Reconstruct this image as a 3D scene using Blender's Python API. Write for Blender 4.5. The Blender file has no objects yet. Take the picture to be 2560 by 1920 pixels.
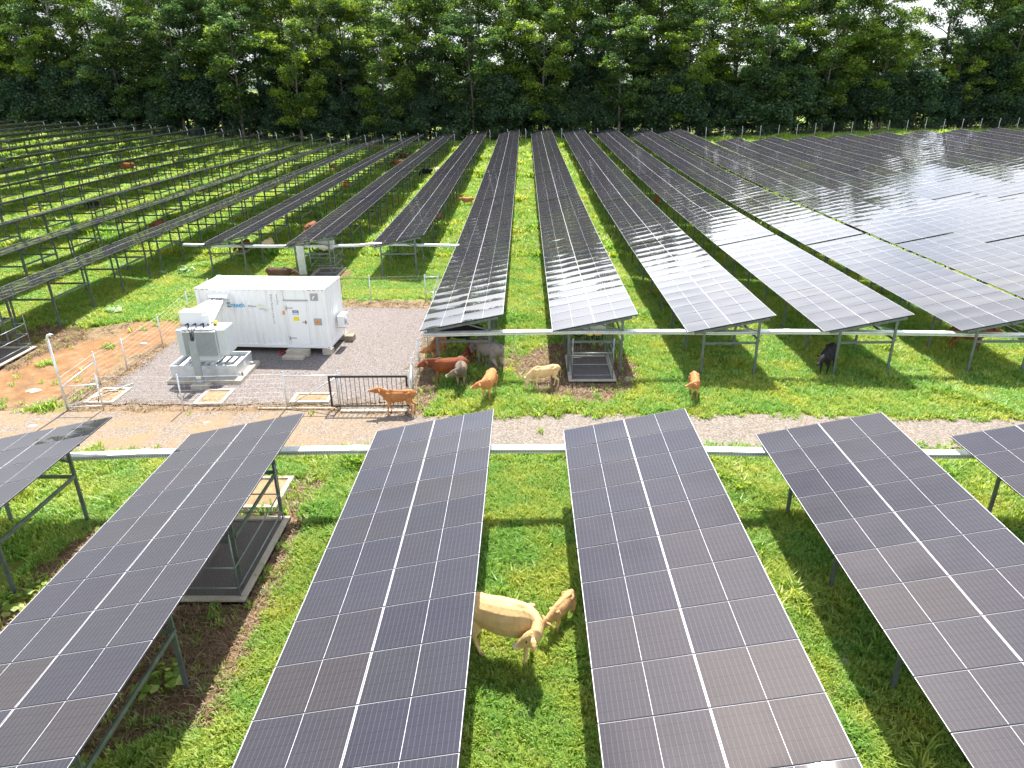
import bpy, math, random
import numpy as np
from mathutils import Vector, Matrix, Euler, noise as mnoise
R = math.radians
random.seed(7); rng = np.random.default_rng(7)
S = bpy.context.scene
COL = S.collection

# ------------------------------------------------------------------ camera
cam_d = bpy.data.cameras.new('camera'); cam = bpy.data.objects.new('camera', cam_d); COL.objects.link(cam)
cam_d.sensor_width = 36.0; cam_d.lens = 24.70; cam_d.clip_start = 0.1; cam_d.clip_end = 12000
fw = Vector((-0.01986, 0.91931, -0.39303)).normalized(); rt = Vector((0.99979, 0.01637, -0.01222)).normalized(); up = rt.cross(fw)
cam.matrix_world = Matrix(((rt.x, up.x, -fw.x, 0), (rt.y, up.y, -fw.y, 0), (rt.z, up.z, -fw.z, 11.486), (0, 0, 0, 1)))
S.camera = cam
S.render.resolution_x, S.render.resolution_y = 1024, 768

# ------------------------------------------------------------------ world, sun, exposure
SUN = Vector((0.033, 0.66, 1.0)).normalized()
W = bpy.data.worlds.new('World'); S.world = W; W.use_nodes = True
nt = W.node_tree; nt.nodes.clear()
def N(nt, t, **k):
    n = nt.nodes.new(t)
    for a, b in k.items(): setattr(n, a, b)
    return n
sky = N(nt, 'ShaderNodeTexSky', sky_type='NISHITA', sun_disc=False)
sky.sun_elevation = math.asin(SUN.z); sky.sun_rotation = math.atan2(SUN.x, SUN.y); sky.dust_density = 2.0
bg = N(nt, 'ShaderNodeBackground'); bg.inputs[1].default_value = 0.12
bgc = N(nt, 'ShaderNodeBackground'); bgc.inputs[0].default_value = (0.93, 0.96, 1.0, 1); bgc.inputs[1].default_value = 1.15
tc = N(nt, 'ShaderNodeTexCoord'); sep = N(nt, 'ShaderNodeSeparateXYZ')
mp = N(nt, 'ShaderNodeMapping'); mp.inputs['Scale'].default_value = (1.2, 1.2, 3.0); mp.inputs['Location'].default_value = (3.1, 0.4, 0.2)
nz = N(nt, 'ShaderNodeTexNoise'); nz.inputs['Scale'].default_value = 2.2; nz.inputs['Detail'].default_value = 8; nz.inputs['Roughness'].default_value = 0.6
cov = N(nt, 'ShaderNodeMapRange'); cov.inputs[1].default_value = 0.12; cov.inputs[2].default_value = 0.75; cov.inputs[3].default_value = 0.27; cov.inputs[4].default_value = -0.10
add = N(nt, 'ShaderNodeMath', operation='ADD'); ramp = N(nt, 'ShaderNodeMapRange'); ramp.inputs[1].default_value = 0.42; ramp.inputs[2].default_value = 0.66
mix = N(nt, 'ShaderNodeMixShader'); out = N(nt, 'ShaderNodeOutputWorld')
L = nt.links.new
L(tc.outputs['Generated'], sep.inputs[0]); L(tc.outputs['Generated'], mp.inputs[0]); L(mp.outputs[0], nz.inputs['Vector'])
L(sep.outputs['Z'], cov.inputs[0]); L(nz.outputs['Fac'], add.inputs[0]); L(cov.outputs[0], add.inputs[1]); L(add.outputs[0], ramp.inputs[0])
mz_ = N(nt, 'ShaderNodeMapRange'); mz_.interpolation_type = 'SMOOTHSTEP'; mz_.inputs[1].default_value = 0.36; mz_.inputs[2].default_value = 0.60; mz_.inputs[3].default_value = 1.7; mz_.inputs[4].default_value = 0.42
my_ = N(nt, 'ShaderNodeMapRange'); my_.interpolation_type = 'SMOOTHSTEP'; my_.inputs[1].default_value = 0.1; my_.inputs[2].default_value = 0.75; my_.inputs[3].default_value = 0.22; my_.inputs[4].default_value = 1.0
L(sep.outputs['Z'], mz_.inputs[0]); L(sep.outputs['Y'], my_.inputs[0]); mul_ = N(nt, 'ShaderNodeMath', operation='MULTIPLY'); mx_ = N(nt, 'ShaderNodeMapRange'); mx_.interpolation_type = 'SMOOTHSTEP'; mx_.inputs[1].default_value = -0.48; mx_.inputs[2].default_value = -0.02; mx_.inputs[3].default_value = 0.22; mx_.inputs[4].default_value = 1.0; L(sep.outputs['X'], mx_.inputs[0])
ml_ = N(nt, 'ShaderNodeMapRange'); ml_.interpolation_type = 'SMOOTHSTEP'; ml_.inputs[1].default_value = 0.08; ml_.inputs[2].default_value = 0.22; ml_.inputs[3].default_value = 0.5; ml_.inputs[4].default_value = 1.0; L(sep.outputs['Z'], ml_.inputs[0])
mr_ = N(nt, 'ShaderNodeMapRange'); mr_.interpolation_type = 'SMOOTHSTEP'; mr_.inputs[1].default_value = 0.22; mr_.inputs[2].default_value = 0.5; mr_.inputs[3].default_value = 1.0; mr_.inputs[4].default_value = 0.82; L(sep.outputs['X'], mr_.inputs[0]); mq_ = N(nt, 'ShaderNodeMath', operation='MULTIPLY'); L(mr_.outputs[0], mq_.inputs[0]); L(ml_.outputs[0], mq_.inputs[1])
m00_ = N(nt, 'ShaderNodeMath', operation='MULTIPLY'); L(my_.outputs[0], m00_.inputs[0]); L(mq_.outputs[0], m00_.inputs[1]); m0_ = N(nt, 'ShaderNodeMath', operation='MULTIPLY'); L(m00_.outputs[0], m0_.inputs[0]); L(mx_.outputs[0], m0_.inputs[1]); L(mz_.outputs[0], mul_.inputs[0]); L(m0_.outputs[0], mul_.inputs[1]); mxx = N(nt, 'ShaderNodeMath', operation='MAXIMUM'); fl_ = N(nt, 'ShaderNodeMapRange'); fl_.inputs[1].default_value = -0.2; fl_.inputs[2].default_value = 0.3; fl_.inputs[3].default_value = 0.95; fl_.inputs[4].default_value = 0.5; L(sep.outputs['Y'], fl_.inputs[0]); L(fl_.outputs[0], mxx.inputs[1]); L(mul_.outputs[0], mxx.inputs[0]); L(mxx.outputs[0], bgc.inputs[1])
L(sky.outputs[0], bg.inputs[0]); L(ramp.outputs[0], mix.inputs[0]); L(bg.outputs[0], mix.inputs[1]); L(bgc.outputs[0], mix.inputs[2]); L(mix.outputs[0], out.inputs[0])
sd = bpy.data.lights.new('sun', 'SUN'); sd.energy = 5.0; sd.angle = R(0.6); sd.color = (1.0, 0.95, 0.87)
sun = bpy.data.objects.new('sun', sd); COL.objects.link(sun); sun.rotation_euler = (-SUN).to_track_quat('-Z', 'Y').to_euler(); sun.location = (0, 0, 60)
V = S.view_settings; V.view_transform = 'Standard'; V.look = 'None'; V.exposure = 1.25; V.gamma = 1.0; V.use_curve_mapping = False
S.cycles.max_bounces = 8; S.cycles.diffuse_bounces = 3; S.cycles.transparent_max_bounces = 6; S.cycles.sample_clamp_indirect = 6
S.cycles.use_adaptive_sampling = True

# ------------------------------------------------------------------ helpers
def tag(o, label=None, cat=None, group=None, kind=None):
    if label: o['label'] = label
    if cat: o['category'] = cat
    if group: o['group'] = group
    if kind: o['kind'] = kind
    return o
def empty(name, loc=(0, 0, 0), rz=0.0):
    o = bpy.data.objects.new(name, None); COL.objects.link(o); o.location = loc; o.rotation_euler = (0, 0, rz); o.empty_display_size = 0.2
    return o
def put(name, me, parent=None, loc=(0, 0, 0), rot=None):
    o = bpy.data.objects.new(name, me); COL.objects.link(o); o.parent = parent; o.location = loc
    if rot: o.rotation_euler = rot
    return o
class MB:
    def __init__(s): s.v = []; s.f = []; s.m = []; s.mats = []; s.sm = []
    def mi(s, m):
        if m not in s.mats: s.mats.append(m)
        return s.mats.index(m)
    def add(s, vs, fs, m, smooth=False):
        n = len(s.v); s.v += [tuple(p) for p in vs]; s.f += [tuple(i + n for i in f) for f in fs]; k = s.mi(m); s.m += [k] * len(fs); s.sm += [smooth] * len(fs)
        return s
    def box(s, lo, hi, m, M=None):
        x0, y0, z0 = lo; x1, y1, z1 = hi
        vs = [(x0, y0, z0), (x1, y0, z0), (x1, y1, z0), (x0, y1, z0), (x0, y0, z1), (x1, y0, z1), (x1, y1, z1), (x0, y1, z1)]
        if M is not None: vs = [tuple(M @ Vector(p)) for p in vs]
        return s.add(vs, [(0, 3, 2, 1), (4, 5, 6, 7), (0, 1, 5, 4), (1, 2, 6, 5), (2, 3, 7, 6), (3, 0, 4, 7)], m)
    def bar(s, a, b, w, h, m):
        a = Vector(a); b = Vector(b); d = b - a; l = d.length; q = d.to_track_quat('X', 'Z').to_matrix().to_4x4(); q.translation = a
        return s.box((0, -w / 2, -h / 2), (l, w / 2, h / 2), m, q)
    def tube(s, pts, r, m, n=8, smooth=True, caps=True):
        pts = [Vector(p) for p in pts]; rs = r if isinstance(r, (list, tuple)) else [r] * len(pts)
        vs = []; fs = []; up = Vector((0, 0, 1)); prev = None
        for i, p in enumerate(pts):
            t = (pts[min(i + 1, len(pts) - 1)] - pts[max(i - 1, 0)]).normalized()
            if prev is None:
                a = t.orthogonal().normalized()
            else:
                a = (prev - t * prev.dot(t)).normalized()
            prev = a; b = t.cross(a)
            for k in range(n):
                an = 2 * math.pi * k / n; vs.append(p + (a * math.cos(an) + b * math.sin(an)) * rs[i])
        for i in range(len(pts) - 1):
            for k in range(n):
                k2 = (k + 1) % n; fs.append((i * n + k, i * n + k2, (i + 1) * n + k2, (i + 1) * n + k))
        if caps: fs += [tuple(range(n - 1, -1, -1)), tuple((len(pts) - 1) * n + k for k in range(n))]
        return s.add(vs, fs, m, smooth)
    def cyl(s, p, r, h, m, n=12): return s.tube([p, (p[0], p[1], p[2] + h)], r, m, n)
    def prism(s, poly, z0, z1, m):
        n = len(poly); vs = [(x, y, z0) for x, y in poly] + [(x, y, z1) for x, y in poly]
        return s.add(vs, [tuple(range(n - 1, -1, -1)), tuple(range(n, 2 * n))] + [(i, (i + 1) % n, n + (i + 1) % n, n + i) for i in range(n)], m)
    def mesh(s, name='m'):
        me = bpy.data.meshes.new(name); me.from_pydata(s.v, [], s.f)
        for m in s.mats: me.materials.append(m)
        me.polygons.foreach_set('material_index', s.m); me.polygons.foreach_set('use_smooth', s.sm); me.update()
        return me
    def build(s, name, parent=None, loc=(0, 0, 0), rot=None): return put(name, s.mesh(name), parent, loc, rot)
def bevel(o, w=0.01, seg=2):
    b = o.modifiers.new('bevel', 'BEVEL'); b.width = w; b.segments = seg; b.limit_method = 'ANGLE'; return o
def np_mesh(name, v, f, mats, mi=None, smooth=False):
    me = bpy.data.meshes.new(name); v = np.asarray(v, np.float32); f = np.asarray(f, np.int32); k = f.shape[1]
    me.vertices.add(len(v)); me.vertices.foreach_set('co', v.ravel()); me.loops.add(f.size); me.loops.foreach_set('vertex_index', f.ravel())
    me.polygons.add(len(f)); me.polygons.foreach_set('loop_start', np.arange(0, f.size, k, dtype=np.int32)); me.polygons.foreach_set('loop_total', np.full(len(f), k, np.int32))
    for m in mats: me.materials.append(m)
    if mi is not None: me.polygons.foreach_set('material_index', np.asarray(mi, np.int32))
    me.polygons.foreach_set('use_smooth', np.full(len(f), smooth)); me.update(calc_edges=True)
    return me

# ------------------------------------------------------------------ materials
def mat(name, col, rough=0.6, metal=0.0, var=0.0, vscale=3.0, bump=0.0, bscale=30.0, spec=0.5, var2=None, detail=4):
    m = bpy.data.materials.new(name); m.use_nodes = True; nt = m.node_tree; b = nt.nodes['Principled BSDF']
    b.inputs['Base Color'].default_value = (*col, 1); b.inputs['Roughness'].default_value = rough; b.inputs['Metallic'].default_value = metal
    b.inputs['Specular IOR Level'].default_value = spec
    tc = N(nt, 'ShaderNodeTexCoord')
    if var > 0 or var2:
        n = N(nt, 'ShaderNodeTexNoise'); n.inputs['Scale'].default_value = vscale; n.inputs['Detail'].default_value = detail; nt.links.new(tc.outputs['Object'], n.inputs['Vector'])
        r = N(nt, 'ShaderNodeValToRGB'); r.color_ramp.elements[0].position = 0.3; r.color_ramp.elements[1].position = 0.7
        c2 = var2 or tuple(min(1, c * (1 + var)) for c in col); c1 = tuple(c * (1 - var) for c in col) if not var2 else col
        r.color_ramp.elements[0].color = (*c1, 1); r.color_ramp.elements[1].color = (*c2, 1)
        nt.links.new(n.outputs['Fac'], r.inputs[0]); nt.links.new(r.outputs[0], b.inputs['Base Color'])
    if bump > 0:
        n2 = N(nt, 'ShaderNodeTexNoise'); n2.inputs['Scale'].default_value = bscale; n2.inputs['Detail'].default_value = 5; nt.links.new(tc.outputs['Object'], n2.inputs['Vector'])
        bp = N(nt, 'ShaderNodeBump'); bp.inputs['Strength'].default_value = bump; bp.inputs['Distance'].default_value = 0.02; nt.links.new(n2.outputs['Fac'], bp.inputs['Height']); nt.links.new(bp.outputs[0], b.inputs['Normal'])
    return m
M_steel = mat('galvanised_steel', (0.125, 0.15, 0.155), 0.5, 0.45, 0.25, 6)
M_bright = mat('bright_galvanised_steel', (0.62, 0.65, 0.67), 0.38, 0.6, 0.12, 8)
M_riser = mat('blue_grey_galvanised', (0.30, 0.34, 0.37), 0.5, 0.3, 0.1, 6)
M_cage = mat('shaded_galvanised_pipe', (0.22, 0.25, 0.26), 0.45, 0.6, 0.15, 8)  # darker galvanised copy, the shade under the tables is in its colour
M_tray = mat('cable_tray_zinc', (0.58, 0.61, 0.63), 0.42, 0.45, 0.12, 4)
M_alu = mat('aluminium_frame', (0.42, 0.42, 0.44), 0.6, 0.2); M_alud = mat('dark_seam_shaded_edge', (0.045, 0.045, 0.055), 0.75, 0.0, spec=0.2)  # second one: dark seams, and shade painted onto the aluminium side faces
M_back = mat('white_backsheet', (0.55, 0.56, 0.58), 0.6)
M_white = mat('white_container_paint', (0.78, 0.79, 0.79), 0.45, 0, 0.05, 1.5, 0.05, 8, var2=(0.79, 0.80, 0.80))
_n = M_white.node_tree; _t = [x for x in _n.nodes if x.type == 'TEX_NOISE' and x.inputs['Scale'].default_value == 1.5][0]; _m = N(_n, 'ShaderNodeMapping'); _m.inputs['Scale'].default_value = (5, 5, 0.35); _c = [x for x in _n.nodes if x.type == 'TEX_COORD'][0]; _n.links.new(_c.outputs['Object'], _m.inputs[0]); _n.links.new(_m.outputs[0], _t.inputs['Vector'])
_r = [x for x in _n.nodes if x.type == 'VALTORGB'][0]; _r.color_ramp.elements[0].color = (0.66, 0.65, 0.61, 1); _r.color_ramp.elements[0].position = 0.22; _r.color_ramp.elements[1].position = 0.45
M_whitedoor = mat('white_door_paint', (0.80, 0.81, 0.81), 0.4)
M_grey = mat('light_grey_enamel', (0.50, 0.54, 0.55), 0.42, 0, 0.05, 3)
M_lid = mat('pale_grey_lid', (0.70, 0.71, 0.73), 0.42)
M_black = mat('black_rubber', (0.012, 0.012, 0.014), 0.5)
M_gate = mat('black_gate_paint', (0.018, 0.015, 0.016), 0.4)
M_conc = mat('weathered_concrete', (0.36, 0.31, 0.24), 0.9, 0, 0.2, 3.0, 0.3, 25, var2=(0.46, 0.42, 0.35))
M_concl = mat('pale_concrete', (0.46, 0.41, 0.34), 0.9, 0, 0.12, 5.0, 0.2, 25)
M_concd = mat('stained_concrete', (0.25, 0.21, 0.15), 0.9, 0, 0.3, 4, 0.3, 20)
M_sand = mat('ochre_sand_fill', (0.27, 0.18, 0.095), 0.95, 0, 0.2, 5, 0.2, 40)
M_dgrav = mat('dark_gravel', (0.13, 0.11, 0.105), 0.95, 0, 0.4, 60, 0.6, 90)
M_stone = mat('pale_stone', (0.42, 0.38, 0.32), 0.9, 0, 0.2, 6, 0.4, 12)
M_inv = mat('white_inverter_case', (0.68, 0.69, 0.68), 0.4)
M_yel = mat('yellow_sign', (0.80, 0.66, 0.03), 0.5); M_blue = mat('blue_sign', (0.05, 0.11, 0.36), 0.5)
M_ora = mat('orange_switch', (0.85, 0.30, 0.02), 0.4); M_plate = mat('grey_plate', (0.36, 0.34, 0.35), 0.5)
M_ink = mat('dark_ink', (0.03, 0.03, 0.05), 0.5); M_inkg = mat('grey_ink', (0.16, 0.14, 0.18), 0.5); M_cyan = mat('cyan_ink', (0.02, 0.36, 0.66), 0.5)
M_navy = mat('navy_ink', (0.03, 0.06, 0.30), 0.5); M_green = mat('green_ink', (0.02, 0.40, 0.24), 0.5); M_sun = mat('sun_yellow_ink', (0.80, 0.66, 0.22), 0.5)
M_red = mat('red_paint', (0.5, 0.03, 0.02), 0.5); M_wred = mat('brown_red_ink', (0.25, 0.06, 0.05), 0.5); M_gold = mat('ochre_ink', (0.55, 0.45, 0.12), 0.5)
M_rust = mat('rust_mark', (0.20, 0.10, 0.05), 0.9)

def glass_mat():
    m = bpy.data.materials.new('solar_glass'); m.use_nodes = True; nt = m.node_tree; b = nt.nodes['Principled BSDF']; L = nt.links.new
    uv = N(nt, 'ShaderNodeUVMap'); uv.uv_map = 'uv'; sp = N(nt, 'ShaderNodeSeparateXYZ'); L(uv.outputs[0], sp.inputs[0])
    def M(op, a, b_=None, c=None):
        n = N(nt, 'ShaderNodeMath', operation=op)
        for i, x in enumerate((a, b_, c)):
            if x is None: continue
            if isinstance(x, (int, float)): n.inputs[i].default_value = x
            else: L(x, n.inputs[i])
        return n.outputs[0]
    u, v = sp.outputs[0], sp.outputs[1]
    wob = N(nt, 'ShaderNodeTexNoise'); wob.inputs['Scale'].default_value = 9.0
    L(uv.outputs[0], wob.inputs['Vector'])
    du = M('ABSOLUTE', M('SUBTRACT', u, 0.5))
    mid = M('LESS_THAN', du, M('MULTIPLY_ADD', wob.outputs['Fac'], 0.0028, 0.0008))
    edge = M('MAXIMUM', M('GREATER_THAN', du, 0.4958), M('GREATER_THAN', v, 0.9945))
    white = M('MAXIMUM', mid, edge)
    fu = M('ABSOLUTE', M('SUBTRACT', M('FRACT', M('MULTIPLY', u, 20.0)), 0.5)); fv = M('ABSOLUTE', M('SUBTRACT', M('FRACT', M('MULTIPLY', v, 6.0)), 0.5))
    lu = M('GREATER_THAN', fu, 0.470); lv = M('GREATER_THAN', fv, 0.488)
    oi = N(nt, 'ShaderNodeObjectInfo'); at = N(nt, 'ShaderNodeAttribute'); at.attribute_name = 'rnd'
    rnd = M('FRACT', M('ADD', oi.outputs['Random'], at.outputs['Fac']))
    rp = N(nt, 'ShaderNodeValToRGB'); e = rp.color_ramp.elements
    e[0].position = 0.0; e[0].color = (0.024, 0.023, 0.034, 1); e[1].position = 1.0; e[1].color = (0.034, 0.030, 0.032, 1)
    x = e.new(0.35); x.color = (0.028, 0.028, 0.036, 1); x = e.new(0.7); x.color = (0.030, 0.028, 0.036, 1)
    L(rnd, rp.inputs[0])
    def MX(f, a, c):
        n = N(nt, 'ShaderNodeMix', data_type='RGBA'); L(f, n.inputs[0]); L(a, n.inputs[6]) if not isinstance(a, tuple) else None
        n.inputs[7].default_value = c; return n.outputs[2]
    c = MX(lu, rp.outputs[0], (0.092, 0.087, 0.096, 1)); c = MX(lv, c, (0.007, 0.007, 0.010, 1))
    # dust film
    tc = N(nt, 'ShaderNodeTexCoord'); dn = N(nt, 'ShaderNodeTexNoise'); dn.inputs['Scale'].default_value = 1.6; dn.inputs['Detail'].default_value = 6; L(tc.outputs['Object'], dn.inputs['Vector'])
    dm = N(nt, 'ShaderNodeMix', data_type='RGBA'); L(M('MULTIPLY', dn.outputs['Fac'], 0.03), dm.inputs[0]); L(c, dm.inputs[6]); dm.inputs[7].default_value = (0.34, 0.33, 0.36, 1); c = dm.outputs[2]
    vo = N(nt, 'ShaderNodeTexVoronoi'); vo.inputs['Scale'].default_value = 2.3; L(tc.outputs['Object'], vo.inputs['Vector']); vc = N(nt, 'ShaderNodeSeparateColor'); L(vo.outputs['Color'], vc.inputs[0])
    c = MX(M('MULTIPLY', M('LESS_THAN', vo.outputs['Distance'], M('MULTIPLY', vc.outputs[1], 0.045)), M('GREATER_THAN', vc.outputs[0], 0.80)), c, (0.45, 0.45, 0.43, 1))
    c = MX(white, c, (0.62, 0.62, 0.65, 1))
    L(c, b.inputs['Base Color']); b.inputs['Roughness'].default_value = 0.014; b.inputs['IOR'].default_value = 1.5; b.inputs['Specular IOR Level'].default_value = 0.5
    return m
M_glass = glass_mat()

# ------------------------------------------------------------------ terrain
TP=[(-90,131,4),(-73,131,3.2),(-62,131,2.58),(-51,131,1.8),(-40,131,.75),(-34,131,.48),(-29,131,.45),(-23,131,.7),(-17,131,1.0),(-12,131,1.2),(-6,131,1.4),(4,131,1.5),(10,131,1.4),(16,131,1.35),(21,131,1.25),(27,131,1.2),(38,131,1.25),(49,131,1.6),(60,131,2.),(71,131,2.2),(95,131,2.4),
(32,114,.86),(38,114,.87),(44,114,1.02),(49,114,1.24),(55,114,1.48),(60,114,1.64),(66,114,1.73),(71,114,1.83),(-79,112,3.35),(-84,119,3.7),
(27,97,.34),(32,97,.3),(38,97,.4),(44,97,.55),(49,97,.68),(55,97,.91),(60,97,1.02),(-68,95,2.84),(-73,103,3.1),(-12,95,.6),(-35,97,.55),(4,97,.6),
(21,80,-.03),(27,80,.1),(32,80,.03),(38,80,.2),(44,80,.46),(49,80,.51),(-57,79,1.96),(-62,87,2.24),(-12,80,.5),(-30,80,.45),(4,80,.3),
(16,62,-.16),(21,62,-.24),(27,62,-.13),(32,62,-.2),(38,62,-.17),(-45,62,1.14),(-51,70,1.49),(-12,61,.15),(-25,62,.3),
(16,45,-.17),(27,45,-.13),(1,45,-.12),(-10,45,0),(-21,45,.08),(-34,46,.66),(-40,54,.79),(45,45,0),
(-23,30,.3),(-29,38,.6),(-23,40,.3),(-10,28,0),(0,28,0),(10,28,0),(20,28,0),(-18,36,0),(-18,28,0),(-20,20,0),(-10,20,0),(5,20,0),(20,20,0),(-12,8,0),(0,8,0),(15,8,0),(40,28,0),(-40,10,.2),(0,-10,0)]
TP=np.array(TP,float);_n=len(TP)
_D=np.hypot(TP[:,None,0]-TP[None,:,0],TP[:,None,1]-TP[None,:,1])+np.eye(_n)*(-2.0)
_A=np.block([[_D,np.ones((_n,1))],[np.ones((1,_n)),np.zeros((1,1))]])
_c=np.linalg.solve(_A,np.concatenate([TP[:,2],[0]]))
def GH(x,y):
    x=np.clip(np.asarray(x,float),-95,90);y=np.clip(np.asarray(y,float),-10,140)
    sh=np.broadcast(x,y).shape;x=np.broadcast_to(x,sh).ravel();y=np.broadcast_to(y,sh).ravel()
    o=np.empty(len(x))
    for i in range(0,len(x),20000):
        o[i:i+20000]=np.hypot(x[i:i+20000,None]-TP[None,:,0],y[i:i+20000,None]-TP[None,:,1])@_c[:-1]+_c[-1]
    return o.reshape(sh)
def gh(x, y): return float(GH(x, y))
_T = rng.random((64, 64))
def vn(x, y, s):
    x = np.asarray(x) * s + 100.3; y = np.asarray(y) * s + 57.7; xi = np.floor(x).astype(int); yi = np.floor(y).astype(int); fx = x - xi; fy = y - yi
    fx = fx * fx * (3 - 2 * fx); fy = fy * fy * (3 - 2 * fy); g = lambda a, b: _T[a % 64, b % 64]
    return (g(xi, yi) * (1 - fx) + g(xi + 1, yi) * fx) * (1 - fy) + (g(xi, yi + 1) * (1 - fx) + g(xi + 1, yi + 1) * fx) * fy
def fbm(x, y, s): return (vn(x, y, s) + 0.5 * vn(x, y, s * 2.1) + 0.25 * vn(x, y, s * 4.3)) / 1.75
def sm(a, b, x): t = np.clip((x - a) / (b - a), 0, 1); return t * t * (3 - 2 * t)
def rectm(x, y, x0, x1, y0, y1, e): return sm(-e, e, np.minimum(np.minimum(x - x0, x1 - x), np.minimum(y - y0, y1 - y)))
def elm(x, y, cx, cy, rx, ry): return sm(1.25, 0.75, np.hypot((x - cx) / rx, (y - cy) / ry))
ROADY = lambda x: (21.15 - 0.15 * sm(0, -14, x), 23.80 + 0.45 * sm(-3, -10, x) - 0.45 * sm(8, 16, x))
def zones(x, y):
    n = fbm(x, y, 0.9) - 0.5; n2 = fbm(x + 31, y, 2.6) - 0.5
    a, b = ROADY(x)
    road = sm(-0.35, 0.35, np.minimum(y - a, b - y) + n2 * 1.1)
    orange = np.maximum.reduce([elm(x, y, -20.4, 29.0, 2.1, 4.0), elm(x, y, -19.0, 33.0, 1.7, 2.8), elm(x, y, -23.5, 26.5, 2.8, 1.8), elm(x, y, -19.5, 24.6, 1.0, 1.2) * 0.5])
    orange = sm(0.4, 0.85, orange + n * 1.1)
    yard = rectm(x + n2 * 1.2, y + n2 * 1.2, -18.3, -3.9, 23.1, 39.4, 0.5)
    yard = np.maximum(yard, sm(.3, .7, elm(x, y, -20.3, 29.5, 3.0, 5.4) + n * .6) * .95)
    brown = np.maximum.reduce([elm(x, y, 2.4, 28.6, 2.5, 3.6), elm(x, y, 0.2, 28.4, 0.8, 1.2), rectm(x + n, y + n, -9.7, -6.15, 9.4, 19.2, 0.6), elm(x, y, -23.8, 30.0, 2.6, 4.2), elm(x, y, -11.5, 13.5, 1.5, 3.6) * 0.85,
        elm(x, y, -2.0, 29.5, 2.4, 3.0) * 0.55, elm(x, y, -4.6, 26.5, 0.9, 3.2), elm(x, y, -13, 45.5, 1.6, 2.0) * 0.7])
    brown = sm(0.25, 0.75, brown + n * 0.8)
    patch = sm(0.70, 0.86, fbm(x + 11, y - 7, 0.55)) * 0.55
    return road, orange, yard, brown, patch
def axis(a, b, st, lo, hi, g=1.16):
    v = list(np.arange(a, b + 1e-6, st)); s = st; p = b
    while p < hi: s *= g; p += s; v.append(min(p, hi))
    s = st; p = a; w = []
    while p > lo: s *= g; p -= s; w.append(max(p, lo))
    return np.array(w[::-1] + v)
def ground_mat():
    m = bpy.data.materials.new('pasture_ground'); m.use_nodes = True; nt = m.node_tree; b = nt.nodes['Principled BSDF']; L = nt.links.new
    tc = N(nt, 'ShaderNodeTexCoord'); at = N(nt, 'ShaderNodeAttribute'); at.attribute_name = 'zone'; sp = N(nt, 'ShaderNodeSeparateColor'); L(at.outputs['Color'], sp.inputs[0])
    def noise(s, d=6, r=0.6):
        n = N(nt, 'ShaderNodeTexNoise'); n.inputs['Scale'].default_value = s; n.inputs['Detail'].default_value = d; n.inputs['Roughness'].default_value = r; L(tc.outputs['Object'], n.inputs['Vector']); return n.outputs['Fac']
    def ramp(f, *st):
        r = N(nt, 'ShaderNodeValToRGB'); e = r.color_ramp.elements; e[0].position, c = st[0]; e[0].color = (*c, 1); e[1].position, c = st[-1]; e[1].color = (*c, 1)
        for p, c in st[1:-1]: x = e.new(p); x.color = (*c, 1)
        L(f, r.inputs[0]); return r.outputs[0]
    def mix(f, a, c):
        n = N(nt, 'ShaderNodeMix', data_type='RGBA'); L(f, n.inputs[0]); L(a, n.inputs[6]); L(c, n.inputs[7]); return n.outputs[2]
    g1 = ramp(noise(1.1, 8, 0.7), (0.3, (0.10, 0.15, 0.02)), (0.5, (0.16, 0.24, 0.03)), (0.72, (0.26, 0.31, 0.06)))
    g2 = ramp(noise(14, 5, 0.7), (0.32, (0.05, 0.06, 0.02)), (0.7, (0.26, 0.33, 0.06)))
    mx = N(nt, 'ShaderNodeMix', data_type='RGBA'); mx.inputs[0].default_value = 0.5; L(g1, mx.inputs[6]); L(g2, mx.inputs[7])
    br = ramp(noise(7, 8, 0.75), (0.3, (0.08, 0.045, 0.027)), (0.5, (0.17, 0.105, 0.065)), (0.75, (0.30, 0.22, 0.135)))
    og = ramp(noise(1.6, 9, 0.75), (0.34, (0.15, 0.09, 0.05)), (0.52, (0.25, 0.135, 0.06)), (0.66, (0.25, 0.19, 0.125)))
    st = ramp(noise(9, 8, 0.8), (0.3, (0.13, 0.08, 0.045)), (0.5, (0.22, 0.155, 0.095)), (0.72, (0.31, 0.25, 0.17)))
    c = mix(sp.outputs[0], mx.outputs[2], br); c = mix(sp.outputs[2], c, st); c = mix(sp.outputs[1], c, og)
    L(c, b.inputs['Base Color']); b.inputs['Roughness'].default_value = 0.95; b.inputs['Specular IOR Level'].default_value = 0.15
    bp = N(nt, 'ShaderNodeBump'); bp.inputs['Strength'].default_value = 0.6; bp.inputs['Distance'].default_value = 0.06; L(noise(11, 6, 0.7), bp.inputs['Height']); L(bp.outputs[0], b.inputs['Normal'])
    return m
M_ground = ground_mat()
def grid_mesh(name, xs, ys, zf, mats):
    X, Y = np.meshgrid(xs, ys); Z = zf(X, Y); nx, ny = len(xs), len(ys)
    i = np.arange(nx * ny).reshape(ny, nx); f = np.stack([i[:-1, :-1], i[:-1, 1:], i[1:, 1:], i[1:, :-1]], -1).reshape(-1, 4)
    return np_mesh(name, np.stack([X, Y, Z], -1).reshape(-1, 3), f, mats, smooth=True), X, Y
def colattr(me, name, rgb):
    a = me.color_attributes.new(name, 'FLOAT_COLOR', 'POINT'); d = np.ones((len(me.vertices), 4), np.float32); d[:, :rgb.shape[1]] = rgb; a.data.foreach_set('color', d.ravel())
xs = axis(-28, 26, 0.2, -1500, 1500); ys = axis(5, 42, 0.2, -300, 2600)
me, X, Y = grid_mesh('ground', xs, ys, lambda x, y: GH(x, y) + (fbm(x, y, 0.7) - 0.5) * 0.05, [M_ground])
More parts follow.
